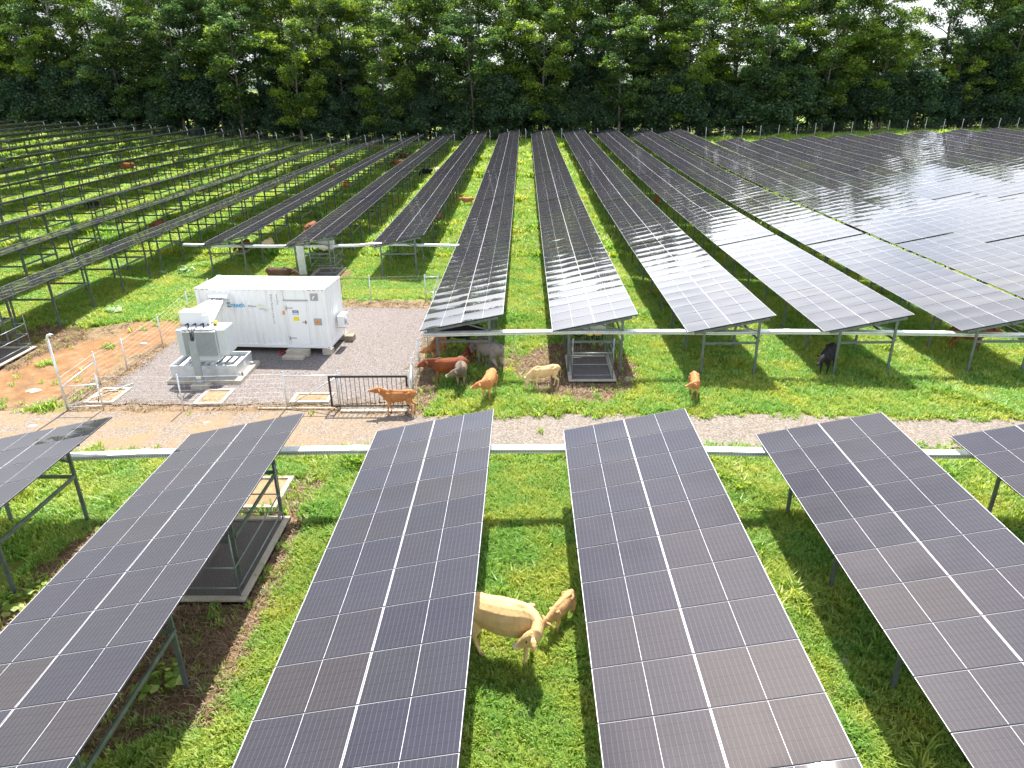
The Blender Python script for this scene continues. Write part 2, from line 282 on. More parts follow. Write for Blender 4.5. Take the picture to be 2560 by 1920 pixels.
rd, og, yd, bw, pt = zones(X.ravel(), Y.ravel())
colattr(me, 'zone', np.stack([np.maximum(bw, pt * (1 - yd)), np.maximum(og, rd * sm(-4, -9, X.ravel()) * 0.9), np.maximum(yd, rd * 0.9)], -1).astype(np.float32))
ground = tag(put('ground', me), 'green pasture with bare soil patches under the solar tables', 'ground', kind='structure')

# dirt road and gravel yard: sheets with ragged edges just above the ground
def gravel_like(name, stops, sc, orange=False):
    m = bpy.data.materials.new(name); m.use_nodes = True; nt = m.node_tree; b = nt.nodes['Principled BSDF']; L = nt.links.new; tc = N(nt, 'ShaderNodeTexCoord')
    vo = N(nt, 'ShaderNodeTexVoronoi'); vo.inputs['Scale'].default_value = sc; L(tc.outputs['Object'], vo.inputs['Vector'])
    bw = N(nt, 'ShaderNodeSeparateColor'); L(vo.outputs['Color'], bw.inputs[0])
    r = N(nt, 'ShaderNodeValToRGB'); e = r.color_ramp.elements; e[0].position = 0.0; e[0].color = (*stops[0], 1); e[1].position = 1.0; e[1].color = (*stops[2], 1); x = e.new(0.5); x.color = (*stops[1], 1); L(bw.outputs[0], r.inputs[0])
    n = N(nt, 'ShaderNodeTexNoise'); n.inputs['Scale'].default_value = 0.9; n.inputs['Detail'].default_value = 7; n.inputs['Roughness'].default_value = 0.65; L(tc.outputs['Object'], n.inputs['Vector'])
    mr = N(nt, 'ShaderNodeMapRange'); mr.inputs[1].default_value = 0.40; mr.inputs[2].default_value = 0.68; L(n.outputs['Fac'], mr.inputs[0])
    mm = N(nt, 'ShaderNodeMath', operation='MULTIPLY'); mm.inputs[1].default_value = 0.75 if orange else 0.35; L(mr.outputs[0], mm.inputs[0])
    f = mm.outputs[0]
    if orange:
        sp = N(nt, 'ShaderNodeSeparateXYZ'); L(tc.outputs['Object'], sp.inputs[0]); m2 = N(nt, 'ShaderNodeMapRange'); m2.inputs[1].default_value = -2; m2.inputs[2].default_value = -9; m2.inputs[3].default_value = 0.12; m2.inputs[4].default_value = 0.75; L(sp.outputs[0], m2.inputs[0])
        m3 = N(nt, 'ShaderNodeMath', operation='MULTIPLY'); L(mr.outputs[0], m3.inputs[0]); L(m2.outputs[0], m3.inputs[1])
        m4 = N(nt, 'ShaderNodeMath', operation='ADD'); m4.use_clamp = True; L(m3.outputs[0], m4.inputs[0]); 
        m5 = N(nt, 'ShaderNodeMath', operation='MULTIPLY'); L(m2.outputs[0], m5.inputs[0]); m5.inputs[1].default_value = 0.22; L(m5.outputs[0], m4.inputs[1]); f = m4.outputs[0]
    mx = N(nt, 'ShaderNodeMix', data_type='RGBA'); L(f, mx.inputs[0]); L(r.outputs[0], mx.inputs[6]); mx.inputs[7].default_value = (*stops[3], 1)
    L(mx.outputs[2], b.inputs['Base Color']); b.inputs['Roughness'].default_value = 0.95; b.inputs['Specular IOR Level'].default_value = 0.15
    bp = N(nt, 'ShaderNodeBump'); bp.inputs['Strength'].default_value = 0.5; bp.inputs['Distance'].default_value = 0.015; L(vo.outputs['Distance'], bp.inputs['Height']); L(bp.outputs[0], b.inputs['Normal'])
    return m
M_road = gravel_like('dirt_road_surface', [(0.12, 0.10, 0.085), (0.19, 0.168, 0.145), (0.27, 0.245, 0.215), (0.27, 0.18, 0.095)], 22, True)
M_yard = gravel_like('mauve_gravel', [(0.092, 0.079, 0.075), (0.172, 0.151, 0.142), (0.26, 0.234, 0.218), (0.17, 0.145, 0.125)], 26)
def ragged(name, poly, m, lift, lab, cat, step=0.25, amp=0.22):
    pts = []
    for i in range(len(poly)):
        a = np.array(poly[i]); b = np.array(poly[(i + 1) % len(poly)]); n = max(1, int(np.linalg.norm(b - a) / step))
        for k in range(n):
            p = a + (b - a) * k / n; d = (b - a) / np.linalg.norm(b - a); nr = np.array([d[1], -d[0]])
            pts.append(p + nr * (fbm(p[0], p[1], 1.7) - 0.5) * 2 * amp + nr * (vn(p[0], p[1], 6) - 0.5) * amp * 0.6)
    import bmesh
    bm = bmesh.new(); vs = [bm.verts.new((p[0], p[1], 0)) for p in pts]; bm.faces.new(vs); bmesh.ops.triangulate(bm, faces=bm.faces[:])
    # cut into cells so that it follows the ground
    xs_ = np.arange(min(p[0] for p in pts), max(p[0] for p in pts), 1.0); ys_ = np.arange(min(p[1] for p in pts), max(p[1] for p in pts), 0.6)
    for x in xs_: bmesh.ops.bisect_plane(bm, geom=bm.verts[:] + bm.edges[:] + bm.faces[:], plane_co=(x, 0, 0), plane_no=(1, 0, 0))
    for y in ys_: bmesh.ops.bisect_plane(bm, geom=bm.verts[:] + bm.edges[:] + bm.faces[:], plane_co=(0, y, 0), plane_no=(0, 1, 0))
    co = np.array([v.co[:] for v in bm.verts]); z = GH(co[:, 0], co[:, 1]) + lift
    for v, zz in zip(bm.verts, z): v.co.z = zz
    bmesh.ops.recalc_face_normals(bm, faces=bm.faces[:])
    me = bpy.data.meshes.new(name); bm.to_mesh(me); bm.free(); me.materials.append(m)
    if me.polygons[0].normal.z < 0: me.flip_normals()
    return tag(put(name, me), lab, cat, kind='structure')
rp = [(x, float(ROADY(np.array(x))[0])) for x in np.arange(-40, 41, 2.0)] + [(x, float(ROADY(np.array(x))[1])) for x in np.arange(40, -41, -2.0)]
ragged('dirt_road', rp, M_road, 0.034, 'pale gravel and orange dirt road crossing between the two blocks of solar tables', 'road')
ragged('gravel_yard', [(-17.0, 25.0), (-13.2, 24.95), (-7.6, 24.9), (-4.9, 25.0), (-4.75, 28), (-5.1, 32.5), (-5.3, 37.6), (-10, 38.0), (-16.4, 37.6), (-17.2, 32.5), (-17.3, 28.4)], M_yard, 0.038, 'mauve grey gravel yard around the white container', 'gravel yard')

# ------------------------------------------------------------------ solar tables
TILT = 0.197; WW = 3.604; WX = WW * math.cos(TILT); WZ = WW * math.sin(TILT); MP = 1.149; PX = 5.5664; X0 = -15.5975
def glass_grid(vs, fs, uvs, cx, cy, nx, ny, Mfun, bow):
    n0 = len(vs)
    for j in range(ny + 1):
        for i in range(nx + 1):
            a, b = i / nx, j / ny; z = bow * 4 * b * (1 - b) + bow * 0.35 * 4 * a * (1 - a)
            vs.append(Mfun(cx + (a - 0.5) * 1.777, cy + (b - 0.5) * 1.126, z - 0.001)); uvs.append((a, b))
    for j in range(ny):
        for i in range(nx):
            p = n0 + j * (nx + 1) + i; fs.append((p, p + 1, p + nx + 2, p + nx + 1))
def module_geo(mb, Mfun, cx, cy, full=True):
    hx, hy, w, t = 0.895, 0.569, 0.006, 0.035
    def bx(x0, x1, y0, y1, z0, z1, m):
        vs = [Mfun(cx + a, cy + b, c) for c in (z0, z1) for a, b in ((x0, y0), (x1, y0), (x1, y1), (x0, y1))]
        mb.add(vs, [(0, 3, 2, 1), (4, 5, 6, 7), (0, 1, 5, 4), (1, 2, 6, 5), (2, 3, 7, 6), (3, 0, 4, 7)], m)
    bx(-hx, hx, -hy, -hy + w, -t, 0.0015, M_alud); bx(-hx, hx, hy - w, hy, -t, 0.0015, M_alud)
    bx(-hx, -hx + w, -hy + w, hy - w, -t, -0.0025, M_alud); bx(hx - w, hx, -hy + w, hy - w, -t, -0.0025, M_alud); bx(-hx, -hx + w, -hy + w, hy - w, -0.0024, 0.0015, M_alu); bx(hx - w, hx, -hy + w, hy - w, -0.0024, 0.0015, M_alu)
    mb.add([Mfun(cx + a, cy + b, -0.022) for a, b in ((-hx + w, -hy + w), (-hx + w, hy - w), (hx - w, hy - w), (hx - w, -hy + w))], [(0, 1, 2, 3)], M_back)
def modules_mesh(name, cells, nx, ny, rot=None):
    """cells: list of (cx, cy, bow, dz tilt) in the plane of the table"""
    mb = MB(); gv = []; gf = []; gu = []; rn = []
    for cx, cy, bow, ta, tb in cells:
        mf = (lambda x, y, z, cx=cx, cy=cy, ta=ta, tb=tb: (x, y, z + (x - cx) * ta + (y - cy) * tb))
        module_geo(mb, mf, cx, cy); n0 = len(gv); glass_grid(gv, gf, gu, cx, cy, nx, ny, mf, bow); rn += [random.random()] * (len(gv) - n0)
    n1 = len(mb.v); mb.add(gv, gf, M_glass, True); me = mb.mesh(name)
    ul = me.uv_layers.new(name='uv'); uvall = np.zeros((len(me.vertices), 2), np.float32); uvall[n1:] = gu
    li = np.empty(len(me.loops), np.int32); me.loops.foreach_get('vertex_index', li); ul.data.foreach_set('uv', uvall[li].ravel())
    a = me.attributes.new('rnd', 'FLOAT', 'POINT'); r = np.zeros(len(me.vertices), np.float32); r[n1:] = rn if len(cells) > 1 else 0.0; a.data.foreach_set('value', r)
    return me
BOW = -0.0056
MOD = [modules_mesh('solar_module', [(0, 0, BOW * (0.7 + 0.6 * random.random()), 0, 0)], 4, 6) for _ in range(5)]
def cells():
    return [((c + 0.5) * 1.802, (j + 0.5) * MP, BOW * (0.7 + 0.6 * random.random()), random.gauss(0, 0.0016), random.gauss(0, 0.0022)) for j in range(15) for c in range(2)]
ARR = [modules_mesh('module_array', cells(), 1, 6) for _ in range(4)]
TR = (0, -TILT, 0)
def P2(u, y, dz=0.0): return (u * math.cos(TILT) - dz * math.sin(TILT), y, 2.0 + u * math.sin(TILT) + dz * math.cos(TILT))
def cmesh(h, w=0.10, d=0.05):                 # open C section post standing on z=0
    mb = MB(); t = 0.008
    mb.box((-w / 2, -d / 2, 0), (w / 2, -d / 2 + t, h), M_steel); mb.box((-w / 2, -d / 2 + t, 0), (-w / 2 + t, d / 2, h), M_steel); mb.box((w / 2 - t, -d / 2 + t, 0), (w / 2, d / 2, h), M_steel)
    return mb.mesh('post')
uL, uR = 0.20 * WW, 0.83 * WW
POSTL = cmesh(2.0 + uL * math.sin(TILT) + 0.4 - 0.07); POSTR = cmesh(2.0 + uR * math.sin(TILT) + 0.4 - 0.07)
mb = MB(); mb.bar(P2(0.28, 0, -0.13), P2(WW - 0.25, 0, -0.13), 0.06, 0.10, M_steel); RAF = mb.mesh('rafter')
mb = MB(); mb.box((uL * math.cos(TILT), 0.03, 1.42), (uR * math.cos(TILT), 0.075, 1.52), M_steel); XBAR = mb.mesh('cross_bar')
mb = MB(); mb.bar((uR * math.cos(TILT), -0.06, 2.0), P2(WW * 0.55, -0.06, -0.12), 0.04, 0.05, M_steel); BRC = mb.mesh('diagonal_brace')
mb = MB(); mb.box((uR * math.cos(TILT) + 0.055, 0, 1.52), (uR * math.cos(TILT) + 0.10, 3.12, 1.62), M_steel); YBAR = mb.mesh('rail')
def purl(u):
    mb = MB(); mb.bar(P2(u, 0.05, -0.065), P2(u, 17.25, -0.065), 0.05, 0.055, M_steel); return mb.mesh('purlin')
PUR = [purl(u) for u in (0.40, 1.40, 2.20, 3.20)]
FY = [0.10 + 3.15 * i for i in range(6)]
def table(x, y0, z0, z1, label, group, detail, tilt=TILT, az=0.0):
    t = empty('solar_table', (x, y0, z0)); t.rotation_euler = (math.atan2(z1 - z0, 17.31), 0, az)
    if 'far block' in group: t.scale = (1, 0.9905, 1)
    if abs(tilt - TILT) > 1e-4: t.rotation_euler[1] = TILT - tilt
    tag(t, label, 'solar table', group)
    if detail:
        for j in range(15):
            for c in range(2):
                put('solar_module', MOD[random.randrange(5)], t, P2((c + 0.5) * 1.802, (j + 0.5) * MP), (random.gauss(0, 0.0022), -TILT + random.gauss(0, 0.0016), 0))
    else:
        put('module_array', ARR[random.randrange(4)], t, (0, 0, 2.0), TR)
    for i, fy in enumerate(FY):
        put('post', POSTL, t, (uL * math.cos(TILT), fy, -0.4)); put('post', POSTR, t, (uR * math.cos(TILT), fy, -0.4))
        put('rafter', RAF, t, (0, fy, 0)); put('cross_bar', XBAR, t, (0, fy, 0))
        if detail: put('diagonal_brace', BRC, t, (0, fy, 0))
    for i in (0, 2, 4): put('rail', YBAR, t, (0, FY[i], 0))
    for p in PUR: put('purlin', p, t)
    return t
ORD = ['nearest', 'second', 'third', 'fourth', 'fifth', 'sixth', 'seventh', 'eighth', 'ninth', 'tenth', 'eleventh', 'twelfth', 'thirteenth', 'fourteenth', 'fifteenth', 'sixteenth', 'seventeenth', 'eighteenth', 'nineteenth']
CI = cam.matrix_world.inverted()
def seen(p, mg=0.04):
    q = CI @ Vector(p)
    if q.z > -0.5: return False
    u = q.x / -q.z * 24.7 / 36; v = q.y / -q.z * 24.7 / 36; return abs(u) < 0.5 + mg and abs(v) < 0.375 + mg
FR = {0: (X0, 0, 18.35, 0.0), 1: (-10.041, -0.0156, 18.5923, -.0032), 2: (-4.4537, .0081, 18.7173, .0014), 3: (1.0838, .0375, 18.7013, .0041), 4: (6.749, -.0847, 18.605, -.001), 5: (12.221, -.0197, 18.3253, 0)}
FLAB = ['foreground solar table cut off by the left edge of the photo', 'foreground solar table standing over the fenced concrete slab', 'foreground solar table left of the grazing lane with the big cream cow',
        'foreground solar table right of the grazing lane with the big cream cow', 'second foreground solar table right of the big cream cow', 'foreground solar table in the right corner of the photo']
for k, (x, z, yf, sl) in FR.items():
    az = {1: .0031, 2: -.0024, 3: .0031, 4: -.0036, 5: -.0018}.get(k, 0)
    y0 = yf - 17.31; table(x + math.sin(az) * 17.31, y0, z - sl * 17.31, z, FLAB[k], 'solar tables in the foreground block', True, {1: .1943, 2: .2042, 3: .1929, 4: .2006, 5: .197}.get(k, TILT), az)
def rowname(k):
    if k >= 3: return (ORD[k - 3] if k > 3 else 'first') + ' row right of the central grass lane'
    return (ORD[2 - k] if k < 2 else 'first') + ' row left of the central grass lane'
nt_ = 0
for k in range(-15, 20):
    x = X0 + k * PX
    i0 = 1 if k in (-1, 0, 1) else 0; i1 = 5 if k >= 8 else 6
    for i in range(i0, i1):
        y0 = 27.5 + 17.35 * i + (0.45 if k == 2 and i == 0 else 0) + (0.3 if k == 3 and i == 0 else 0); y1 = y0 + 17.31
        xm = x + 1.8; za, zb = gh(xm, y0 + .2), gh(xm, y1 - .2)
        cs = [(x + a * WX, y0 + b * 17.31, (za if b < .5 else zb) + 2 + a * WZ) for a in (0, 1) for b in (0, 0.25, 0.5, 0.75, 1)]
        if not any(seen(c) for c in cs): continue
        nt_ += 1
        table(x, y0, za, zb, '%s table from the camera end in the %s' % (ORD[i - i0] if i > i0 else 'nearest', rowname(k)), 'solar tables in the far block', (i - i0) < (2 if k >= 2 and k < 6 else 1) and -2 < k < 8)
print('tables', nt_)

# ------------------------------------------------------------------ cable trays
def tray(name, pts, y, label, w=0.30, h=0.12):
    t = empty(name, (pts[0][0], y, gh(pts[0][0], y))); tag(t, label, 'cable tray', 'perforated cable trays'); o = Vector(t.location)
    lid = MB(); sd_ = MB()
    for (xa, za), (xb, zb) in zip(pts[:-1], pts[1:]):
        a = Vector((xa, y, za)) - o; b = Vector((xb, y, zb)) - o
        lid.bar(a + Vector((0, 0, h / 2)), b + Vector((0, 0, h / 2)), w, 0.012, M_tray)
        for s in (-1, 1): sd_.bar(a + Vector((0, s * w / 2, 0)), b + Vector((0, s * w / 2, 0)), 0.006, h, M_tray)
        n = int((b - a).length / 0.075)
        for i in range(n):
            p = a + (b - a) * ((i + 0.5) / n)
            sd_.box((p.x - 0.02, p.y - w / 2 - 0.0055, p.z - 0.012), (p.x + 0.02, p.y - w / 2 - 0.0035, p.z + 0.010), M_black)
        sd_.bar(a + Vector((0, 0, -h / 2 + 0.01)), b + Vector((0, 0, -h / 2 + 0.01)), w - 0.02, 0.006, M_tray)
        lid.box((b.x - 0.12, b.y - w / 2 - 0.006, b.z + h / 2 + 0.002), (b.x + 0.12, b.y + w / 2 + 0.006, b.z + h / 2 + 0.012), M_tray)
    lid.build('lid', t); sd_.build('side_rails', t)
    return t
tray('cable_tray', [(-16.9, 1.66), (-12.95, 1.67), (-11.1, 1.76), (-4.9, 1.87), (0.1, 1.87), (2.9, 1.88), (5.7, 1.78), (6.9, 1.75), (11.8, 1.67), (19.9, 1.60)], 17.75, 'bright cable tray crossing the foreground tables beside the dirt road')
tray('cable_tray', [(-4.3, 1.81), (-1.0, 1.87), (2.2, 1.89), (6.4, 1.85), (8.2, 1.81), (10.9, 1.83), (13.6, 1.79), (17.4, 1.71), (20.2, 1.61), (26.6, 1.53)], 28.0, 'long silver cable tray under the camera ends of the far tables')
tc_ = tray('cable_tray', [(-22.2, 2.13), (-19.6, 2.03), (-16.6, 1.96), (-10.9, 1.97), (-9.9, 2.07), (-9.1, 2.05), (-4.4, 1.90)], 45.2, 'cable tray behind the white container with a wide vertical drop')
mb = MB(); mb.box((-0.24, -0.06, 0.0), (0.24, -0.05, 2.02), M_tray); mb.box((-0.24, -0.05, 0), (-0.23, 0.08, 2.02), M_tray); mb.box((0.23, -0.05, 0), (0.24, 0.08, 2.02), M_tray)
mb.build('vertical_drop', tc_, (-14.55 + 22.2, -0.25, gh(-14.5, 44.4) - gh(-22.2, 44.6)))

# ------------------------------------------------------------------ inverter cages on slabs
def loops(mb, x0, x1, y, zt, dz, n, r=0.016):
    for i in range(n):
        xa = x0 + (x1 - x0) * i / n; w = 0.16 + 0.10 * random.random(); d = dz * (0.7 + 0.4 * random.random())
        pts = [(xa + w * (1 - math.cos(math.pi * t)) / 2 * 1.0, y + 0.02 * i, zt - d * math.sin(math.pi * t) ** 0.7) for t in np.linspace(0, 1, 12)]
        mb.tube(pts, r, M_black, 6)
def cage(x0, x1, y0, y1, label, z=0.0, inv=None, rails=(0.30, 0.78, 1.28), open_left=False, ilab='', sep=None):
    s = empty('concrete_slab', (x0, y0, z)); tag(s, label, 'slab', 'inverter slabs'); w, d = x1 - x0, y1 - y0
    mb = MB(); mb.prism([(0, 0), (w, 0), (w, d), (0, d)], -0.2, 0.075, M_dgrav); mb.build('gravel_fill', s)
    mb = MB(); c = 0.17
    for lo, hi in (((0, 0), (w, c)), ((0, d - c), (w, d)), ((0, c), (c, d - c)), ((w - c, c), (w, d - c))):
        mb.box((lo[0], lo[1], -0.25), (hi[0], hi[1], 0.13), M_conc)
    bevel(mb.build('curb', s), 0.015)
    f = empty('wire_cage', (x0, y0, z)); tag(f, 'pipe rail cage round the ' + label, 'cage', 'inverter cages')
    a = 0.16; A = [(a, a), (w - a, a), (w - a, d - a), (a, d - a)]
    for zz in rails:
        for (p, q_) in zip(A, A[1:] + A[:1]):
            mb = MB(); mb.tube([(p[0], p[1], zz), (q_[0], q_[1], zz)], 0.019, M_cage, 8); mb.build('rail', f)
    for p in A:
        mb = MB(); mb.tube([(p[0], p[1], 0.1), (p[0], p[1], 1.9)], 0.02, M_cage, 8); mb.build('post', f)
    mb = MB(); r = 0.0011
    for (p, q_) in zip(A, A[1:] + A[:1]):
        L_ = math.hypot(q_[0] - p[0], q_[1] - p[1]); n = int(L_ / 0.1)
        for i in range(1, n):
            t = i / n; x, y = p[0] + (q_[0] - p[0]) * t, p[1] + (q_[1] - p[1]) * t; mb.tube([(x, y, 0.12), (x, y, rails[-1])], r, M_cage, 3, False, False)
        for k in range(1, 12): zz = 0.12 + k * (rails[-1] - 0.12) / 12; mb.tube([(p[0], p[1], zz), (q_[0], q_[1], zz)], r, M_cage, 3, False, False)
    mb.build('wire_mesh', f)
    ix, iy = inv
    v = empty('inverter', (ix, iy, z)); tag(v, ilab, 'inverter', 'white inverter cabinets')
    mb = MB(); mb.box((-0.5, -0.16, 1.52), (0.5, 0.16, 2.12), M_inv); bevel(mb.build('case', v), 0.02)
    mb = MB(); mb.box((-0.47, -0.185, 1.56), (0.30, -0.162, 2.08), M_inv); bevel(mb.build('front_cover', v), 0.01)
    mb = MB(); mb.cyl((-0.30, 0, 1.60), 0.001, 0.01, M_black); mb.tube([(-0.22, -0.185, 1.80), (-0.22, -0.20, 1.80)], 0.03, M_black, 12); mb.build('switch', v)
    mb = MB(); mb.box((-0.28, -0.12, 1.44), (-0.05, 0.05, 1.518), M_yel); mb.box((0.05, -0.12, 1.44), (0.3, 0.05, 1.518), M_ora); mb.build('cable_glands', v)
    mb = MB(); loops(mb, -0.42, 0.35, -0.05, 1.46, 0.52, 7); mb.tube([(-0.45, -0.05, 1.5), (-0.6, -0.05, 1.35), (-0.95, -0.05, 1.5), (-1.0, -0.05, 2.0)], 0.04, M_black, 8); mb.build('cables', v)
    mb = MB(); mb.box((-0.56, 0.165, 0.6), (-0.5, 0.21, 2.15), M_steel); mb.box((0.5, 0.165, 0.6), (0.56, 0.21, 2.15), M_steel); mb.box((-0.56, 0.165, 0.5), (0.56, 0.21, 0.6), M_steel); mb.build('bracket', v)
cage(1.77, 3.76, 26.9, 29.95, 'gravel filled slab right of the cream calf', 0, (2.95, 28.9), ilab='white inverter over the slab in the middle of the photo')
cage(-8.75, -6.80, 13.40, 17.0, 'large foreground slab under the left solar table', 0, (-8.35, 15.0), (0.36, 0.95), ilab='inverter with looped black cables under the left foreground table')
cage(-14.05, -12.15, 44.5, 46.9, 'slab behind the white container', gh(-13, 45.6), (-13.15, 46.2), ilab='white inverter seen above the back right corner of the container')
cage(-25.0, -23.0, 28.05, 30.75, 'slab at the left edge of the photo', gh(-24, 29.4) , (-24.3, 29.9), ilab='white inverter cut off by the left edge of the photo')

# ------------------------------------------------------------------ sunken pit frames in the yard
def pit(x0, x1, y0, y1, label, h=0.10, z=0.0):
    p = empty('pit_frame', (x0, y0, z)); tag(p, label, 'pit frame', 'concrete pit frames'); w, d = x1 - x0, y1 - y0; c = 0.14
    mb = MB()
    for lo, hi in (((0, 0), (w, c)), ((0, d - c), (w, d)), ((0, c), (c, d - c)), ((w - c, c), (w, d - c))): mb.box((lo[0], lo[1], -0.2), (hi[0], hi[1], h), M_concl)
    bevel(mb.build('frame', p), 0.012); mb = MB(); mb.box((c, c, -0.2), (w - c, d - c, h - 0.045), M_sand); mb.build('sand_fill', p)
pit(-17.55, -16.35, 25.0, 26.5, 'sand filled concrete pit frame beside the tall corner pole')
pit(-13.1, -11.95, 24.85, 26.3, 'sand filled concrete pit frame in front of the transformer')
pit(-9.3, -7.75, 24.95, 25.9, 'sand filled concrete pit frame behind the diagonal brace of the gate')
pit(-8.7, -7.35, 17.4, 19.2, 'sand filled concrete pit frame at the head of the foreground slab', 0.16)

# ------------------------------------------------------------------ fence round the yard
yf_ = empty('wire_fence', (-17.74, 24.34, 0)); tag(yf_, 'low pipe post wire fence round the gravel yard and white container', 'fence'); fo = Vector(yf_.location)
def pole(x, y, h, parent, r=0.03, name='post', m=None, z0=-0.1):
    mb = MB(); mb.tube([(x, y, z0), (x, y, h)], r, m or M_bright, 10); mb.tube([(x, y, h), (x, y, h + 0.03)], [r * 1.25, r * 0.6], m or M_bright, 10)
    o = mb.build(name, parent, tuple(-fo)); return o
FP = [(-16.41, 24.46), (-13.22, 24.36), (-9.27, 24.61), (-7.20, 24.66)]
for x, y in FP + [(-4.46, 24.62), (-4.56, 25.97), (-4.62, 28.22), (-4.56, 30.72), (-4.7, 33.6), (-4.9, 36.5), (-5.0, 39.4), (-5.78, 39.36), (-8.93, 39.12), (-12.2, 39.0), (-15.2, 38.9), (-18.1, 38.8), (-18.15, 36.09), (-17.65, 31.9), (-17.63, 28.58), (-17.9, 26.9)]:
    pole(x, y, 1.5, yf_)
def rail(a, b, parent=None, r=0.024, name='rail'):
    mb = MB(); mb.tube([a, b], r, M_bright, 8); return mb.build(name, parent or yf_, tuple(-fo))
rail((-17.74, 24.34, 1.05), (-16.41, 24.46, 1.10)); rail((-17.74, 24.34, 0.20), (-16.41, 24.46, 0.20)); rail((-17.74, 24.34, 1.05), (-17.9, 26.9, 1.10)); rail((-17.74, 24.34, 0.22), (-16.5, 26.9, 0.10))
rail((-9.27, 24.61, 1.34), (-7.20, 24.66, 1.34)); rail((-9.20, 24.61, 0.10), (-7.20, 24.66, 1.28)); rail((-5.78, 39.36, 1.35), (-5.0, 39.4, 1.35)); rail((-5.78, 39.36, 0.45), (-5.0, 39.4, 0.45))
rail((-4.56, 25.97, 1.4), (-4.46, 24.62, 0.2)); rail((-4.56, 25.97, 0.1), (-4.46, 24.62, 1.35))
mb = MB(); loop_ = [(-16.41, 24.46), (-13.22, 24.36), (-9.27, 24.61)], [(-4.46, 24.62), (-4.56, 25.97), (-4.62, 28.22), (-4.56, 30.72), (-4.7, 33.6), (-4.9, 36.5), (-5.0, 39.4), (-5.78, 39.36), (-8.93, 39.12), (-12.2, 39.0), (-15.2, 38.9), (-18.1, 38.8), (-18.15, 36.09), (-17.65, 31.9), (-17.63, 28.58), (-17.9, 26.9), (-17.74, 24.34)]
for ch in loop_:
    for a, b in zip(ch[:-1], ch[1:]):
        for zz in np.linspace(0.12, 1.42, 8): mb.tube([(a[0], a[1], zz), (b[0], b[1], zz)], 0.0022 if zz < 1.4 else 0.004, M_bright, 3, False, False)
        n = int(math.hypot(b[0] - a[0], b[1] - a[1]) / 0.2)
        for i in range(1, n): x, y = a[0] + (b[0] - a[0]) * i / n, a[1] + (b[1] - a[1]) * i / n; mb.tube([(x, y, 0.12), (x, y, 1.42)], 0.0018, M_bright, 3, False, False)
mb.build('wire_mesh', yf_, tuple(-fo))
cp = empty('camera_pole', (-17.74, 24.34, 0)); tag(cp, 'tall galvanised corner pole topped by a white camera at the left of the yard', 'camera pole')
mb = MB(); mb.tube([(0, 0, -0.1), (0, 0, 3.0)], [0.045, 0.038], M_bright, 12); mb.build('pole', cp)
mb = MB(); mb.tube([(0, 0, 2.98), (0, 0, 3.06), (0.05, -0.02, 3.13), (0.14, -0.03, 3.16)], 0.045, M_lid, 12); mb.build('camera_head', cp)
mb = MB(); mb.tube([(0.14, -0.03, 3.16), (0.24, -0.05, 3.14)], 0.06, M_lid, 12); mb.tube([(0.24, -0.05, 3.14), (0.245, -0.051, 3.139)], 0.04, M_black, 12); mb.build('camera_housing', cp)
hose = MB(); hose.tube([(-16.9, 25.0, 0.14), (-17.1, 25.4, 0.2), (-16.9, 25.8, 0.22), (-16.6, 25.9, 0.15)], 0.018, M_black, 6); tag(hose.build('hose'), 'short black hose lying on the pit frame by the corner pole', 'hose')

# gate
g = empty('sliding_gate', (-7.52, 24.50, 0)); tag(g, 'black barred sliding gate standing behind the orange calf', 'gate'); gw = 3.02
mb = MB(); mb.box((0, -0.03, 1.31), (gw, 0.03, 1.39), M_gate); mb.box((0, -0.03, 0.10), (gw, 0.03, 0.16), M_gate); mb.box((0, -0.03, 0.16), (0.07, 0.03, 1.31), M_gate); mb.box((gw - 0.07, -0.03, 0.16), (gw, 0.03, 1.31), M_gate); mb.build('frame', g)
for i in range(15):
    x = 0.30 + i * (gw - 0.55) / 14; mb = MB(); mb.tube([(x, 0, 0.14), (x, 0, 1.33)], 0.0125, M_gate, 6); mb.build('bar', g)
mb = MB(); mb.box((gw - 0.06, -0.06, 0.85), (gw + 0.10, -0.032, 0.93), M_bright); mb.build('latch', g)
for x in (0.2, gw - 0.3): mb = MB(); mb.tube([(x, -0.025, 0.07), (x, 0.025, 0.07)], 0.04, M_steel, 12); mb.build('roller', g)
mb = MB(); mb.box((-10.4, 24.47, 0.035), (-4.4, 24.53, 0.058), M_concl); tag(mb.build('gate_rail'), 'pale ground rail under the black sliding gate', 'rail')
k0 = MB()
for i in range(12): k0.box((-7.1 + i * 0.225, 24.17, -0.05), (-7.1 + i * 0.225 + 0.21, 24.42, 0.055), M_concl)
tag(k0.build('paving_strip'), 'row of pale paving blocks at the foot of the black gate', 'paving')

# ------------------------------------------------------------------ container
CZ = 0.30; CL, CD, CH = 6.06, 2.3, 2.82
c = empty('shipping_container', (-15.08, 30.87, 0), R(-4.0)); tag(c, 'white corrugated shipping container used as a transformer station', 'container')
def corr(L_, H_, amp=0.036, pit_=0.278):
    """corrugated sheet in x (0..L_), z (0..H_), bulging to -y"""
    xs_ = []; x = 0
    while x < L_:
        xs_ += [(x, 0), (x + 0.07, 0), (x + 0.07 + 0.068, amp), (x + 0.14 + 0.068, amp)]; x += pit_
    xs_ = [(a, b) for a, b in xs_ if a < L_] + [(L_, 0)]; return xs_
def corr_wall(mb, L_, H_, fn, skip=None):
    pts = corr(L_, H_); 
    for (xa, ya), (xb, yb) in zip(pts[:-1], pts[1:]):
        if skip and xb > skip[0] and xa < skip[1]: continue
        mb.add([fn(xa, ya, 0), fn(xb, yb, 0), fn(xb, yb, H_), fn(xa, ya, H_)], [(0, 1, 2, 3)], M_white)
mb = MB(); z0, z1 = CZ + 0.16, CZ + CH - 0.10
